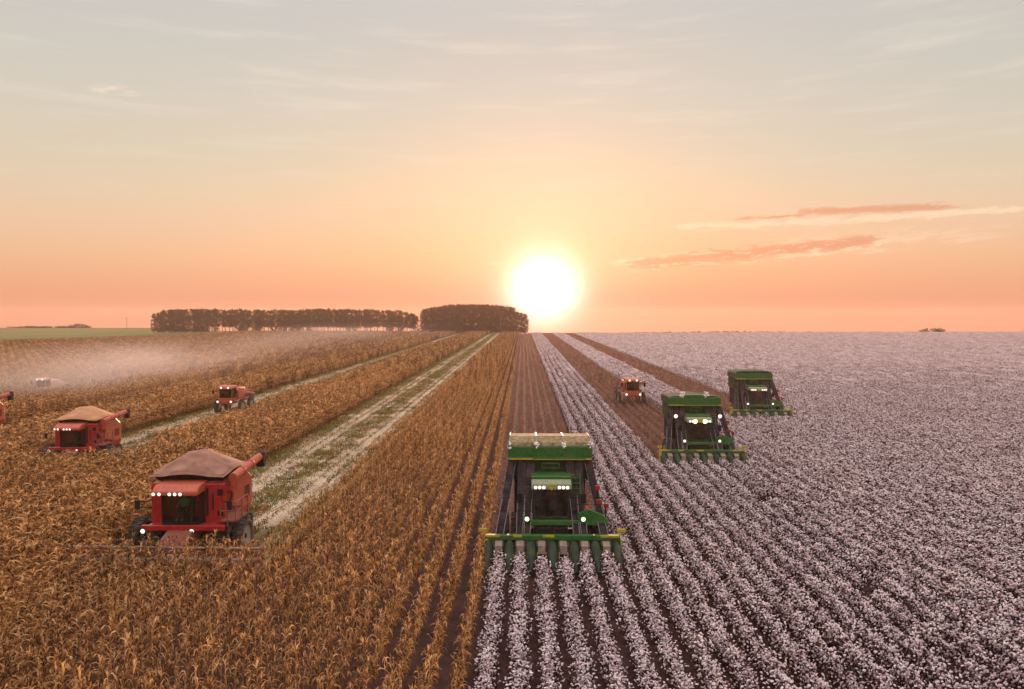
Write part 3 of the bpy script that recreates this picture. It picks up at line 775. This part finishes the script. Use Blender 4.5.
# ------------------------------------------------------------------ cotton picker
def make_picker(loc, label, cab_lamps, deck_lamp, top, rz=0.0):
    t = empty('cotton_picker', loc, rz); tag(t, label, 'cotton picker', 'green cotton pickers working side by side')
    yb = -ORIG
    # picking head: toolbar, stripe, six row units, seven dividers
    mb = MB(); mb.box(-3.25, 3.25, yb-.12, yb+.16, 1.16, 1.40); mb.box(-3.0, 3.0, yb+.5, yb+.66, 1.05, 1.22)
    for k in range(4): mb.box(-2.4+1.6*k-.06, -2.4+1.6*k+.06, yb+.16, yb+.5, 1.1, 1.22)
    hd = mb.build('header_beam', MT['green'], t, .03)
    for a, b in ((-3.2,-2.5),(-1.85,-1.45),(-.45,.1),(2.3,3.2)):
        st = MB(); st.prism([(yb-.135, 1.31), (yb-.122, 1.31), (yb-.122, 1.402), (yb-.06, 1.402), (yb-.06, 1.410), (yb-.135, 1.410)], 'x', a, b); st.build('yellow_stripe', MT['yellow'], hd)
    for s in (-1, 1):
        e = MB(); e.box(s*3.24-.02, s*3.24+.02, yb-.5, yb+.5, .55, 1.35); e.box(min(s*3.1, s*3.5), max(s*3.1, s*3.5), yb-.05, yb+.02, 1.55, 1.70); e.tube((s*3.22, yb, 1.3), (s*3.22, yb, 1.65), .03, n=6)
        e.build('end_marker', MT['yellow'], hd)
    for k in range(6):
        x = (k-2.5)*SPC
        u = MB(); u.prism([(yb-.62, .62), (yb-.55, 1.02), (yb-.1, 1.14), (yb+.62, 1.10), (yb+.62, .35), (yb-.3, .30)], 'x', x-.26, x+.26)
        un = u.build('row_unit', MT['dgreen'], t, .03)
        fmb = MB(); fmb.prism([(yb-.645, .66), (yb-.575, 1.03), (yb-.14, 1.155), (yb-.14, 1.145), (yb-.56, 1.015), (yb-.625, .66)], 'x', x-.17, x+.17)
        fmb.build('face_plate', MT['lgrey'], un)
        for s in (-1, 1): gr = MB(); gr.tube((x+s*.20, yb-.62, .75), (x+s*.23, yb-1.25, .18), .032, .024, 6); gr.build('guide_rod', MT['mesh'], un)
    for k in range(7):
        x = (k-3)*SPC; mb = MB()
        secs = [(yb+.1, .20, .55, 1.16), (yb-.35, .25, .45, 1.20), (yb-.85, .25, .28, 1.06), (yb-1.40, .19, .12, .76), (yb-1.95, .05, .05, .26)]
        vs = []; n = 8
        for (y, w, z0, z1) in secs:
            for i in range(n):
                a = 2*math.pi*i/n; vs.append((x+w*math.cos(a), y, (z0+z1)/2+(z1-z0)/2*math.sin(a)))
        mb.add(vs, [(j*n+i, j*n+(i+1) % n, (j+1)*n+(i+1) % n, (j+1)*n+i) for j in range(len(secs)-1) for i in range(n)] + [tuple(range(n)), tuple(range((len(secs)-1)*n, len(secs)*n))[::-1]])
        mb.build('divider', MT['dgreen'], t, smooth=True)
    for k in range(5):
        x = (k-2)*SPC; h_ = MB(); pts = [Vector((x+.1, yb+.1, 1.38)), Vector((x+.16, yb+.3, 1.62)), Vector((x+.05, yb+.6, 1.55)), Vector((x*.8, yb+.9, 1.3))]
        for a, b in zip(pts, pts[1:]): h_.tube(a, b, .025, n=6)
        h_.build('hydraulic_hose', MT['black'], hd)
    # chassis, deck
    mb = MB(); mb.box(-.8, .8, yb+.66, 4.2, .95, 1.55); mb.box(-1.45, 1.45, -.18, .18, .85, 1.15); mb.box(-1.85, 1.85, 1.3, 4.0, 1.552, 3.35)
    mb.build('chassis', MT['black'], t, .04)
    mb = MB(); mb.box(-1.05, 2.75, -1.18, -.95, 1.62, 1.86); mb.prism([(1.3, 1.862), (2.75, 1.862), (2.5, 2.15), (1.75, 2.45), (1.3, 2.2)], 'y', -1.15, -.98)
    mb.box(1.15, 2.7, -.94, .8, 1.62, 1.70)
    mb.build('deck', MT['green'], t, .03)
    rl = MB(); railing(rl, [(1.2, -.9), (2.65, -.9), (2.65, .7)], 1.7, 2.6); rl.build('handrail', MT['black'], t)
    for x in (-1.2, 1.55): lampo('headlight', t, x, -1.22, 1.95, .11, MT[deck_lamp])
    ld_ = MB()
    for s in (0, 1): ld_.tube((1.05+s*.42, -.75, 1.75), (1.05+s*.42, .1, 3.9), .035, n=6)
    for k in range(8): ld_.box(1.05, 1.47, -.72+k*.105-.04, -.72+k*.105+.04, 1.95+k*.25, 1.98+k*.25)
    ld_.build('ladder', MT['green'], t)
    fe = MB(); fe.lathe_z([(.002, 2.55), (.05, 2.54), (.14, 2.45), (.14, 1.95), (.002, 1.92)], 1.72, -1.0, 12); fe.build('fire_extinguisher', MT['red'], t, smooth=True)
    for (x, z) in ((2.35, 2.55), (2.28, 3.25), (2.72, 2.35)):
        k = MB(); k.tube((x-.02, -.6, 1.7), (x, -.62, z), .02, n=5); kk = k.build('marker_post', MT['black'], t)
        k = MB(); k.box(x-.12, x+.12, -.70, -.62, z, z+.24); k.build('red_marker', MT['red'], kk, .02)
    # cab
    cab = MB(); cab.box(-.9, .9, -.85, .75, 1.77, 1.98)
    for x in (-.86, .86):
        for y in (-.81, .70): cab.box(x-.045, x+.045, y-.045, y+.045, 1.985, 3.37)
    cab.box(-.9, .9, .70, .78, 1.985, 3.37)
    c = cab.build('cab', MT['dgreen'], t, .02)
    bk_ = MB(); bk_.box(-.82, .82, .66, .69, 1.99, 3.36); bk_.build('cab_lining', MT['seat'], c)
    gl = MB(); gl.box(-.80, .80, -.835, -.82, 1.99, 3.36)
    for s in (-1, 1): gl.box(s*.865-.008, s*.865+.008, -.76, .65, 1.99, 3.36)
    gl.build('windows', MT['glass'], c)
    rf = MB(); rf.prism([(-1.18, 3.38), (-1.10, 3.66), (-.75, 3.76), (.75, 3.76), (.92, 3.60), (.92, 3.38)], 'x', -.98, .98); rf.build('roof', MT['visor'], c, .05)
    vs_ = MB(); vs_.box(-1.0, 1.0, -.5, .7, 3.765, 3.90); vs_.build('roof_cap', MT['green'], c, .04)
    em = MB(); em.tube((0, -1.22, 3.52), (0, -1.19, 3.52), .14, n=18); em.build('round_plate', MT['yellow'], c)
    for x in (-.78, -.58, -.38, .38, .58, .78):
        big = cab_lamps == 'lamp_warm' and abs(x) == .38
        lampo('work_light', c, x, -1.20, 3.50, .17 if big else .085, MT['lamp_warm'] if big else MT[cab_lamps if cab_lamps != 'lamp_warm' else 'lamp'])
    if cab_lamps == 'lamp_warm':
        for x in (-1.75, 1.75):
            k = MB(); k.tube((x, .3, 4.2), (x, -.3, 3.85), .03, n=5); k.build('lamp_arm', MT['black'], t); lampo('side_light', t, x, -.42, 3.80, .15, MT['lamp'])
    st_ = MB(); st_.box(-.28, .28, .10, .25, 2.2, 3.25); st_.box(-.28, .28, -.35, .12, 2.18, 2.42); st_.tube((0, -.62, 2.2), (0, -.5, 2.72), .04, n=6)
    st_.lathe_z([(.17, 2.74), (.20, 2.76), (.17, 2.78)], 0, -.50, 16); st_.build('driver_seat', MT['seat'], c)
    for s in (-1, 1): mirror(t, s*1.0, -.9, 3.1, s)
    # ducts from the row units up to the basket
    for k in range(6):
        x = (k-2.5)*SPC; s = -1 if k < 3 else 1
        x1 = [-1.95, -1.45, -1.0, 1.0, 1.45, 1.95][k]
        y0 = yb+.55
        if k in (2, 3): x = s*1.25; 
        a = MB(); a.duct((x, y0, 1.15), (x1, .95, 4.48), .40, .34, .36, .42)
        for q in range(1, 6):
            f = q/6; px_, py_, pz_ = x+(x1-x)*f, y0+(.95-y0)*f, 1.15+3.33*f
            a.duct((px_, py_, pz_-.02), (px_, py_, pz_+.02), .43, .42, .43, .42)
        ad_ = a.build('air_duct', MT['duct'], t)
        for s_ in (-1, 1):
            h_ = MB(); h_.tube((x+s_*.19, y0-.20, 1.2), (x1+s_*.17, .70, 4.30), .018, n=5); h_.build('hose', MT['grey'], ad_)
    # basket
    BW = 2.08; BB = 3.7
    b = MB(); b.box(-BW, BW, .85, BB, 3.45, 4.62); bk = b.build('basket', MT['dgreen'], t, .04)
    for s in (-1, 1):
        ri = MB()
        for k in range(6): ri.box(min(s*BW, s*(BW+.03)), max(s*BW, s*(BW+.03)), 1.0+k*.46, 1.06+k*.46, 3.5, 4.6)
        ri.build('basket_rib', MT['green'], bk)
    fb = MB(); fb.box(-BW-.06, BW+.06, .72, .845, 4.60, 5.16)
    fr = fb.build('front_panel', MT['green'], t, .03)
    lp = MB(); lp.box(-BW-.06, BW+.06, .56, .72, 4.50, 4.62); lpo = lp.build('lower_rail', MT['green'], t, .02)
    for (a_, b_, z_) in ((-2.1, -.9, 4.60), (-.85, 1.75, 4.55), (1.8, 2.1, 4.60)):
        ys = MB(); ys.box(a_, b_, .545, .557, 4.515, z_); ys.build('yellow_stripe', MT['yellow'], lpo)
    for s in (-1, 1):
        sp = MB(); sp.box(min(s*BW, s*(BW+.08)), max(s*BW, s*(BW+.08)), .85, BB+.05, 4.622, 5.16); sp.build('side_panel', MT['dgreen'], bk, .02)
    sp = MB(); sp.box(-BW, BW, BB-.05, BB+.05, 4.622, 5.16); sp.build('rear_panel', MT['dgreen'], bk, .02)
    if top == 'open':
        for k in range(3):
            x = -1.40+k*1.40
            li = MB(); li.prism([(.80, 5.17), (.92, 5.36), (2.0, 5.50), (BB-.3, 5.42), (BB-.1, 5.17)], 'x', x-.67, x+.67)
            l_ = li.build('lid_screen', MT['mesh'], t, .03)
            for xx in (x-.70, x+.66):
                fr2 = MB(); fr2.prism([(.77, 5.17), (.89, 5.40), (2.0, 5.54), (BB-.27, 5.46), (BB-.07, 5.17)], 'x', xx, xx+.04); fr2.build('lid_frame', MT['lgrey'], l_)
        for (x0_, n_) in ((-.70, 20), (.70, 20), (-2.08, 8), (2.08, 8)):
            li = MB()
            for q in range(n_): blob(li, Vector((x0_+random.gauss(0, .05), random.uniform(.66, .95), random.uniform(5.05, 5.38))), .06)
            li.build('snagged_cotton', MT['lint'], t)
    elif top == 'heap':
        li = MB(); li.prism([(-2.05, 5.17), (-1.6, 5.26), (-.8, 5.24), (0, 5.42), (.8, 5.25), (1.6, 5.27), (2.05, 5.17)], 'y', 1.0, BB-.1); l_ = li.build('lid_screen', MT['dgreen'], t, .05)
        k = MB(); k.box(-.7, .7, .70, .95, 5.17, 5.40); k.build('fan_housing', MT['green'], t, .05)
        for s in (-1, 1):
            li = MB()
            for q in range(26): blob(li, Vector((s*(.80+.35*random.random()), random.uniform(.8, 1.1), random.uniform(5.15, 5.6))), .07)
            li.build('snagged_cotton', MT['lint'], t)
    else:
        li = MB(); li.prism([(-2.1, 5.17), (-1.9, 5.36), (-1.4, 5.44), (1.4, 5.44), (1.9, 5.36), (2.1, 5.17)], 'y', .80, BB); li.build('lid_screen', MT['dgreen'], t, .05)
    pf = MB()
    for (a, b_) in (((-.45,.45),(4.12,4.16)), ((-.45,.45),(4.36,4.40))): pf.box(a[0], a[1], .30, .36, b_[0], b_[1]); 
    for x in (-.45, .41): pf.box(x, x+.04, .30, .55, 4.162, 4.358)
    pf.build('step_frame', MT['green'], t)
    for (x, y, r, w) in ((-1.75, 0, .95, .5), (1.75, 0, .95, .5), (-2.35, 0, .95, .5), (2.35, 0, .95, .5), (-1.35, 3.6, .65, .4), (1.35, 3.6, .65, .4)): wheel(t, x, y, r, w, MT['rim'])
    return t
make_picker((PICK[0][0], PICK[0][1]+ORIG, 0), 'largest green cotton picker in the foreground with pale screened lid and driver in red', 'lamp', 'lamp_green', 'open')
make_picker((PICK[1][0], PICK[1][1]+ORIG, 0), 'green cotton picker with two dazzling yellow cab lights and cotton caught on its lid', 'lamp_warm', 'lamp', 'heap')
make_picker((PICK[2][0], PICK[2][1]+ORIG, 0), 'smallest, farthest green cotton picker with dark closed rounded lid', 'lamp', 'lamp', 'closed')
person((PICK[0][0], PICK[0][1]+ORIG-.02, 2.45), 'shirt_r', 'driver in a red shirt sitting in the cab of the nearest green cotton picker')

# ------------------------------------------------------------------ combine harvester
def make_combine(loc, label, tarp='tarp', sc=.92):
    t = empty('combine_harvester', loc); t.scale = (sc, sc, sc); tag(t, label, 'combine', 'red combines cutting the corn')
    OC = 4.1; yh = -OC                                # header front sits OC before the axle
    # corn header
    HL = 4.85
    mb = MB(); mb.box(-HL, HL, yh+.85, yh+1.0, .45, 1.15); mb.box(-HL, HL, yh+.2, yh+.85, .40, .52)
    for s in (-1, 1): mb.prism([(yh+.2, .4), (yh+1.0, .4), (yh+1.0, 1.25), (yh+.8, 1.27), (yh+.2, .9)], 'x', s*HL-.05, s*HL+.05)
    hd = mb.build('corn_header', MT['rust'], t, .02)
    mb = MB(); mb.tube((-HL, yh+.92, 1.34), (HL, yh+.92, 1.28), .07, n=10); mb.build('header_bar', MT['lgrey'], hd)
    mb = MB(); mb.tube((-HL+.1, yh+.55, .80), (HL-.1, yh+.55, .80), .12, n=10)
    for k in range(60):
        x = -HL+.2+k*.158
        m = Matrix.Translation((x, yh+.55, .80)) @ Matrix.Rotation(k*.9, 4, 'X'); mb.box(-.01, .01, -.24, .24, -.05, .05, m)
    mb.build('header_auger', MT['grey'], hd)
    for k in range(11):
        x = -HL+k*(2*HL/10); m = MB(); w = .20
        m.add([(x-w, yh+.25, .50), (x+w, yh+.25, .50), (x+w, yh+.25, .75), (x, yh+.25, .88), (x-w, yh+.25, .75), (x, yh-.95, .15)], [(0,1,2,3,4),(1,0,5),(2,1,5),(3,2,5),(4,3,5),(0,4,5)])
        m.build('snout', MT['rust'], hd)
    # feeder house
    mb = MB(); mb.prism([(yh+1.0, .55), (yh+1.0, 1.15), (-.3, 2.0), (-.3, 1.2)], 'x', -.7, .7); mb.build('feeder_house', MT['rust'], t, .03)
    # body
    b = MB(); b.prism([(-.2, 1.3), (-.2, 4.0), (3.4, 4.0), (4.1, 3.5), (4.3, 1.6), (3.8, 1.2)], 'x', -1.65, 1.65); body = b.build('body', MT['red'], t, .06)
    sd_ = MB(); sd_.prism([(1.1, 2.3), (1.5, 3.85), (3.3, 3.85), (4.0, 3.4), (4.15, 1.9), (3.0, 1.8)], 'x', 1.66, 1.80); sd_.prism([(1.1, 2.3), (1.5, 3.85), (3.3, 3.85), (4.0, 3.4), (4.15, 1.9), (3.0, 1.8)], 'x', -1.80, -1.66)
    sd_.build('side_panel', MT['orange'], body, .05)
    vt = MB()
    for k in range(5): vt.box(1.802, 1.815, 2.9+k*.16, 2.97+k*.16, 2.3, 3.0)
    vt.build('vent', MT['black'], body)
    CX = -.22
    for (xa, xb) in ((-1.95, -1.30), (.93, 2.0)):
        fp = MB(); fp.box(xa, xb, -.55, -.22, 1.75, 3.95); fpo = fp.build('front_panel', MT['red'], body, .06)
    for (xa, xb, za, zb) in ((1.02, 1.14, 2.2, 3.7), (1.34, 1.42, 2.5, 3.4), (1.62, 1.92, 3.3, 3.65), (1.62, 1.92, 2.2, 2.5)):
        fs = MB(); fs.box(xa, xb, -.57, -.552, za, zb); fs.build('panel_seam', MT['black'], fpo)
    bp = MB(); bp.box(-2.1, 2.3, -1.40, -1.22, 1.62, 1.92); bp.box(-1.9, 2.2, -1.22, -.3, 1.75, 1.85); bpo = bp.build('front_beam', MT['red'], t, .04)
    for x in (-1.98, .60): lampo('headlight', t, x, -1.44, 1.62, .12, MT['lamp'])
    # cab: a bowed glasshouse, front pane and angled side panes
    OUT = [(-.80, -1.3), (.80, -1.3), (1.12, -.65), (1.12, 0), (-1.12, 0), (-1.12, -.65)]
    cb = MB(); cb.prism([(CX+x, y) for x, y in OUT], 'z', 1.84, 2.06)
    for x, y in OUT: cb.tube((CX+x*.97, y*.98, 2.0), (CX+x*.97, y*.98, 3.60), .045, n=6)
    cb.box(CX-1.1, CX+1.1, .0, .1, 2.0, 3.62)
    c = cb.build('cab', MT['black'], t)
    gl = MB()
    for k in (0, 1, 2, 4, 5):
        (xa, ya), (xb, yb_) = OUT[k], OUT[(k+1) % 6]
        gl.add([(CX+xa*.96, ya*.96, 2.07), (CX+xb*.96, yb_*.96, 2.07), (CX+xb*.96, yb_*.96, 3.58), (CX+xa*.96, ya*.96, 3.58)], [(0,1,2,3)])
    gl.build('windows', MT['glass'], c)
    rf = MB(); rf.prism([(-1.60, 3.52), (-1.58, 3.74), (-1.2, 4.0), (.0, 4.08), (.15, 3.6)], 'x', CX-1.2, CX+1.2); rf.build('roof', MT['orange'], c, .06)
    for x in (-.92, -.62, -.08, .20, .48): lampo('work_light', c, CX+x-.15, -1.62, 3.62, .09, MT['lamp'])
    st = MB(); st.box(-.28, .28, -.35, -.2, 2.25, 3.2); st.box(-.28, .28, -.75, -.35, 2.2, 2.42); st.tube((0, -1.1, 2.2), (0, -.92, 2.70), .04, n=6); st.lathe_z([(.17, 2.72), (.20, 2.74), (.17, 2.76)], 0, -.92, 16)
    st.build('driver_seat', MT['seat'], c)
    for s in (-1, 1): mirror(t, s*1.75 if s < 0 else 2.0, -1.0, 3.1, s)
    # platform and ladder on the image's right side
    rl = MB(); rl.box(1.82, 2.75, -.9, .9, 1.98, 2.06); railing(rl, [(1.9, -.88), (2.72, -.88), (2.72, .0), (2.72, .88)], 2.06, 3.05, .04)
    railing(rl, [(2.3, -.88), (2.3, -1.0)], 1.2, 3.05, .02)
    rl.build('platform', MT['rust'], t)
    ld_ = MB()
    for s in (0, 1): ld_.tube((2.2+s*.45, -.95, 2.0), (2.3+s*.45, -1.35, .6), .03, n=5)
    for k in range(5): ld_.box(2.22, 2.72, -1.0-.08*k-.1, -1.0-.08*k+.05, 1.75-.26*k, 1.78-.26*k)
    ld_.build('ladder', MT['black'], t)
    # grain tank extension and heaped cover
    g_ = MB(); lo = [(-1.7, -.15), (1.75, -.15), (1.75, 3.1), (-1.7, 3.1)]; hi = [(-2.0, -.45), (1.85, -.45), (1.85, 3.25), (-2.0, 3.25)]
    g_.add([(x, y, 4.0) for x, y in lo] + [(x, y, 4.40) for x, y in hi], [(0,1,5,4),(1,2,6,5),(2,3,7,6),(3,0,4,7),(3,2,1,0)])
    g_.build('tank_extension', MT['black'], t)
    # tarpaulin heap with sagging folds
    tp = MB(); NX, NY = 26, 26; vs = []
    for j in range(NY):
        for i in range(NX):
            u, v = -1+2*i/(NX-1), -1+2*j/(NY-1)
            x = -.08+u*2.02; y = 1.40+v*1.95
            r = max(abs(u), abs(v))*.35 + .65*math.sqrt(u*u+v*v)/1.25
            hgt = .90*max(0, 1-max(0, (r-.24))/.72)**1.05
            sag = .05*math.sin(u*9+1)*math.sin(v*7)*(1-abs(u))*(1-abs(v)) - .10*(1-abs(abs(u)-abs(v)))*r*.4
            k = 1.0 if max(abs(u), abs(v)) > .999 else 0
            vs.append((x, y, 4.44+hgt+sag-.10*k))
    tp.add(vs, [(j*NX+i, j*NX+i+1, (j+1)*NX+i+1, (j+1)*NX+i) for j in range(NY-1) for i in range(NX-1)])
    tpo = tp.build('tank_cover', MT[tarp], t); so_ = tpo.modifiers.new('thick', 'SOLIDIFY'); so_.thickness = .03
    # unloading auger folded back along the side
    A0, A1 = Vector((2.22, .1, 4.12)), Vector((2.22, 4.2, 4.50))
    a = MB(); a.tube(A0, A1, .25, .23, 14); a.tube((1.5, .35, 3.3), (2.1, .35, 3.5), .20, n=10); a.tube((2.1, .35, 3.4), (2.22, .35, 4.12), .24, n=12)
    for f in (.3, .62):
        q = A0.lerp(A1, f); a.tube(q-Vector((0, .05, 0)), q+Vector((0, .05, 0)), .28, n=14)
    au = a.build('unloading_auger', MT['orange'], t)
    sp = MB(); sp.prism([(4.1, 4.72), (4.5, 4.76), (4.68, 4.5), (4.6, 3.85), (4.25, 3.85), (4.15, 4.3)], 'x', 1.98, 2.46); sp.build('spout', MT['black'], au, .05)
    # wheels
    for (x, y, r, w) in ((-1.55, 0, .98, .6), (-2.75, 0, .98, .6), (1.95, 0, .98, .6), (2.75, .05, .98, .5), (-1.4, 3.7, .7, .5), (1.5, 3.7, .7, .5)): wheel(t, x, y, r, w, MT['rrim'])
    ax = MB(); ax.tube((-2.8, 0, .98), (2.9, 0, .98), .16, n=10); ax.box(-.9, .9, .3, 4.2, .95, 1.32); ax.box(-1.5, 1.5, 3.6, 3.8, .6, .95); ax.build('axle', MT['black'], t)
    return t
LC = ['nearest red combine, under a heaped tan cover, with five lit cab lights', 'second red combine, half the size, its tan cover flat-topped, in corn at the left',
      'red combine cut off by the left edge, only its auger and flank in the picture']
for (cx, cy), lb, tp_ in zip(COMB, LC, ('tarp', 'tarp2', 'tarp2')): make_combine((cx, cy+2.9, 0), lb, tp_, .84 if cx == COMB[1][0] else .92)
person((COMB[0][0]-.2, COMB[0][1]+2.9-.42, 2.35), 'shirt_g', 'driver in a green shirt sitting behind the windscreen of the nearest red combine')

# ------------------------------------------------------------------ high-clearance sprayer
def make_sprayer(loc, label, col='orange', sc=1.0):
    t = empty('field_sprayer', loc); t.scale = (sc, sc, sc); tag(t, label, 'sprayer', 'red sprayers following the harvest')
    mb = MB(); mb.box(-.75, .75, -1.6, 3.4, 1.35, 1.6); ch = mb.build('chassis', MT[col], t, .03)
    for (x, y) in ((-1.55, -.9), (1.55, -.9), (-1.55, 2.3), (1.55, 2.3)):
        l = MB(); l.box(min(0, x), max(0, x)-.2*(x > 0) , y-.12, y+.12, 1.602, 1.80) if x > 0 else l.box(x+.2, 0, y-.12, y+.12, 1.602, 1.80)
        xx = x-.33 if x > 0 else x+.33; l.box(xx-.09, xx+.09, y-.14, y+.14, .75, 1.85); l.build('wheel_leg', MT['pale'], t, .02)
        wheel(t, x, y, .92, .38, MT['rrim'])
    c = MB(); c.box(-.85, .85, -2.3, -.7, 1.82, 2.15); c.box(-.85, .85, -.8, -.7, 2.15, 3.35)
    for x in (-.81, .81):
        c.box(x-.04, x+.04, -2.26, -2.18, 2.15, 3.35)
    cab = c.build('cab', MT[col], t, .03)
    g_ = MB(); g_.box(-.77, .77, -2.25, -2.235, 2.16, 3.34)
    for s in (-1, 1): g_.box(s*.82-.008, s*.82+.008, -2.17, -.82, 2.16, 3.34)
    g_.build('windows', MT['glass'], cab)
    r = MB(); r.prism([(-2.5, 3.36), (-2.4, 3.6), (-1.9, 3.72), (-.8, 3.72), (-.6, 3.36)], 'x', -.95, .95); r.build('roof', MT[col], cab, .05)
    s_ = MB(); s_.box(-.27, .27, -1.15, -1.0, 2.2, 3.1); s_.box(-.27, .27, -1.6, -1.15, 2.16, 2.4); s_.build('driver_seat', MT['seat'], cab)
    for x in (-.45, .45): lampo('work_light', cab, x, -2.53, 3.5, .13, MT['lamp_dim'])
    b = MB(); b.box(-1.0, 1.0, -2.65, -2.5, 1.62, 1.85); b.box(-.7, .7, -2.5, -1.6, 1.45, 1.60); bb = b.build('light_bar', MT[col], t, .03)
    for x in (-.85, .85): lampo('headlight', bb, x, -2.69, 1.74, .14, MT['lamp'])
    tk = MB(); tk.prism([(-.5, 1.62), (-.5, 3.0), (-.1, 3.3), (1.6, 3.3), (1.9, 3.0), (1.9, 1.62)], 'x', -1.0, 1.0); tk.build('tank', MT[col], t, .12)
    en = MB(); en.box(-.8, .8, 2.0, 3.5, 1.62, 2.7); en.tube((.5, 2.7, 2.7), (.5, 2.7, 3.6), .06, n=8); en.build('engine_cover', MT['red' if col == 'orange' else col], t, .06)
    for s in (-1, 1):
        m = MB()
        a = Vector((s*1.35, 3.9, 2.1)); e = Vector((s*1.62, -1.9, 3.0))
        for o_ in ((0,0,0), (0,0,.42), (s*.22,0,.1)): m.tube(a+Vector(o_), e+Vector(o_), .045, n=5)
        for k in range(11):
            p0 = a.lerp(e, k/11); p1 = a.lerp(e, (k+.5)/11)+Vector((0,0,.42)); p2 = a.lerp(e, (k+1)/11); m.tube(p0, p1, .025, n=4); m.tube(p1, p2, .025, n=4)
        m.build('folded_boom', MT['red' if col == 'orange' else col], t)
        mirror(t, s*.88, -2.3, 3.1, s)
    rb = MB(); rb.box(-1.5, 1.5, 3.75, 3.9, 1.4, 2.2); rb.box(-.3, .3, 3.4, 3.75, 1.5, 1.8); rb.build('boom_mast', MT['grey'], t, .03)
    return t
make_sprayer((13.9, 97, 0), 'small red sprayer on the brown picked strip between two rows of white cotton')
make_sprayer((-35.0, 89.5, 0), 'small red sprayer driving on the straw track cut through the corn', sc=.92)
make_sprayer((FARM[0], FARM[1], 0), 'pale pinkish field vehicle half lost in the dust cloud at the far left', 'pale', .78)

# a bird over the cotton
bd = MB(); bd.add([(-.45,0,.10), (-.15,.08,.04), (0,.16,0), (.15,.08,.04), (.45,0,.10), (.15,-.06,.03), (0,-.22,0), (-.15,-.06,.03), (0,0,-.05), (0,0,.05)],
    [(0,7,1),(1,7,9),(1,9,2),(2,9,3),(3,9,5),(3,5,4),(7,6,9),(9,6,5),(7,8,6),(6,8,5),(1,2,8),(8,2,3),(1,8,7),(3,5,8)])
o = bd.build('bird', MT['black']); o.location = (px_x(669, 200), 200, 12+200*(313-293)/F); o.rotation_euler = (0, R(14), R(70)); tag(o, 'tiny dark bird flying in the pink sky right of the sun', 'bird')

# ------------------------------------------------------------------ air
def volbox(name, x0, x1, y0, y1, z0, z1, col, dens, aniso, label, noise_cfg=None):
    mb = MB(); mb.box(x0, x1, y0, y1, z0, z1); m = bpy.data.materials.new(name); m.use_nodes = True; t = m.node_tree; t.nodes.clear()
    v = N('ShaderNodeVolumePrincipled', t); v.inputs['Color'].default_value = (*col, 1); v.inputs['Density'].default_value = dens; v.inputs['Anisotropy'].default_value = aniso
    o_ = N('ShaderNodeOutputMaterial', t); L(v.outputs[0], o_.inputs['Volume'], t)
    if noise_cfg: noise_cfg(t, v)
    o = mb.build(name, m); return tag(o, label, 'haze' if name == 'haze' else 'dust', kind='stuff')
volbox('haze', -900, 900, -30, 1500, -60, 20, (1.0, 0.72, 0.58), 0.0003, 0.4, 'thin warm evening haze over the fields')

def dustcfg(t, v):
    g_ = N('ShaderNodeNewGeometry', t); sp = N('ShaderNodeSeparateXYZ', t); L(g_.outputs['Position'], sp.inputs[0], t)
    x, y, z = sp.outputs
    nz = N('ShaderNodeTexNoise', t); nz.inputs['Scale'].default_value = .075; nz.inputs['Detail'].default_value = 4; nz.inputs['Roughness'].default_value = .6
    mp = N('ShaderNodeMapping', t); mp.inputs['Scale'].default_value = (1, .4, 1.6); L(g_.outputs['Position'], mp.inputs[0], t); L(mp.outputs[0], nz.inputs[0], t)
    d = M_('SUBTRACT', x, M_('MULTIPLY_ADD', M_('SUBTRACT', y, 105, tree=t), -.03, -68, tree=t), tree=t)
    w = M_('MULTIPLY_ADD', M_('SUBTRACT', y, 88, tree=t), .09, 8.0, tree=t)
    q = M_('EXPONENT', M_('MULTIPLY', M_('POWER', M_('DIVIDE', M_('ABSOLUTE', d, tree=t), w, tree=t), 2.0, tree=t), -1.0, tree=t), tree=t)
    hz = SS(z, 0.0, 8.5, t, (1, 0))
    den = M_('MULTIPLY', M_('MULTIPLY', q, hz, tree=t), SS(nz.outputs[0], .30, .66, t), tree=t)
    near = M_('MULTIPLY_ADD', SS(y, 90, 190, t, (1, 0)), .9, .10, tree=t)
    edge = M_('MULTIPLY', SS(y, 84, 100, t), SS(y, 360, 420, t, (1, 0)), tree=t)
    den = M_('MULTIPLY', M_('MULTIPLY', den, near, tree=t), M_('MULTIPLY', edge, .075, tree=t), tree=t)
    L(den, v.inputs['Density'], t)
volbox('dust_cloud', -125, -30, 84, 420, .1, 9, (1.0, .89, .84), .02, .2, 'pale dust drifting over the corn behind the far left vehicle', dustcfg)
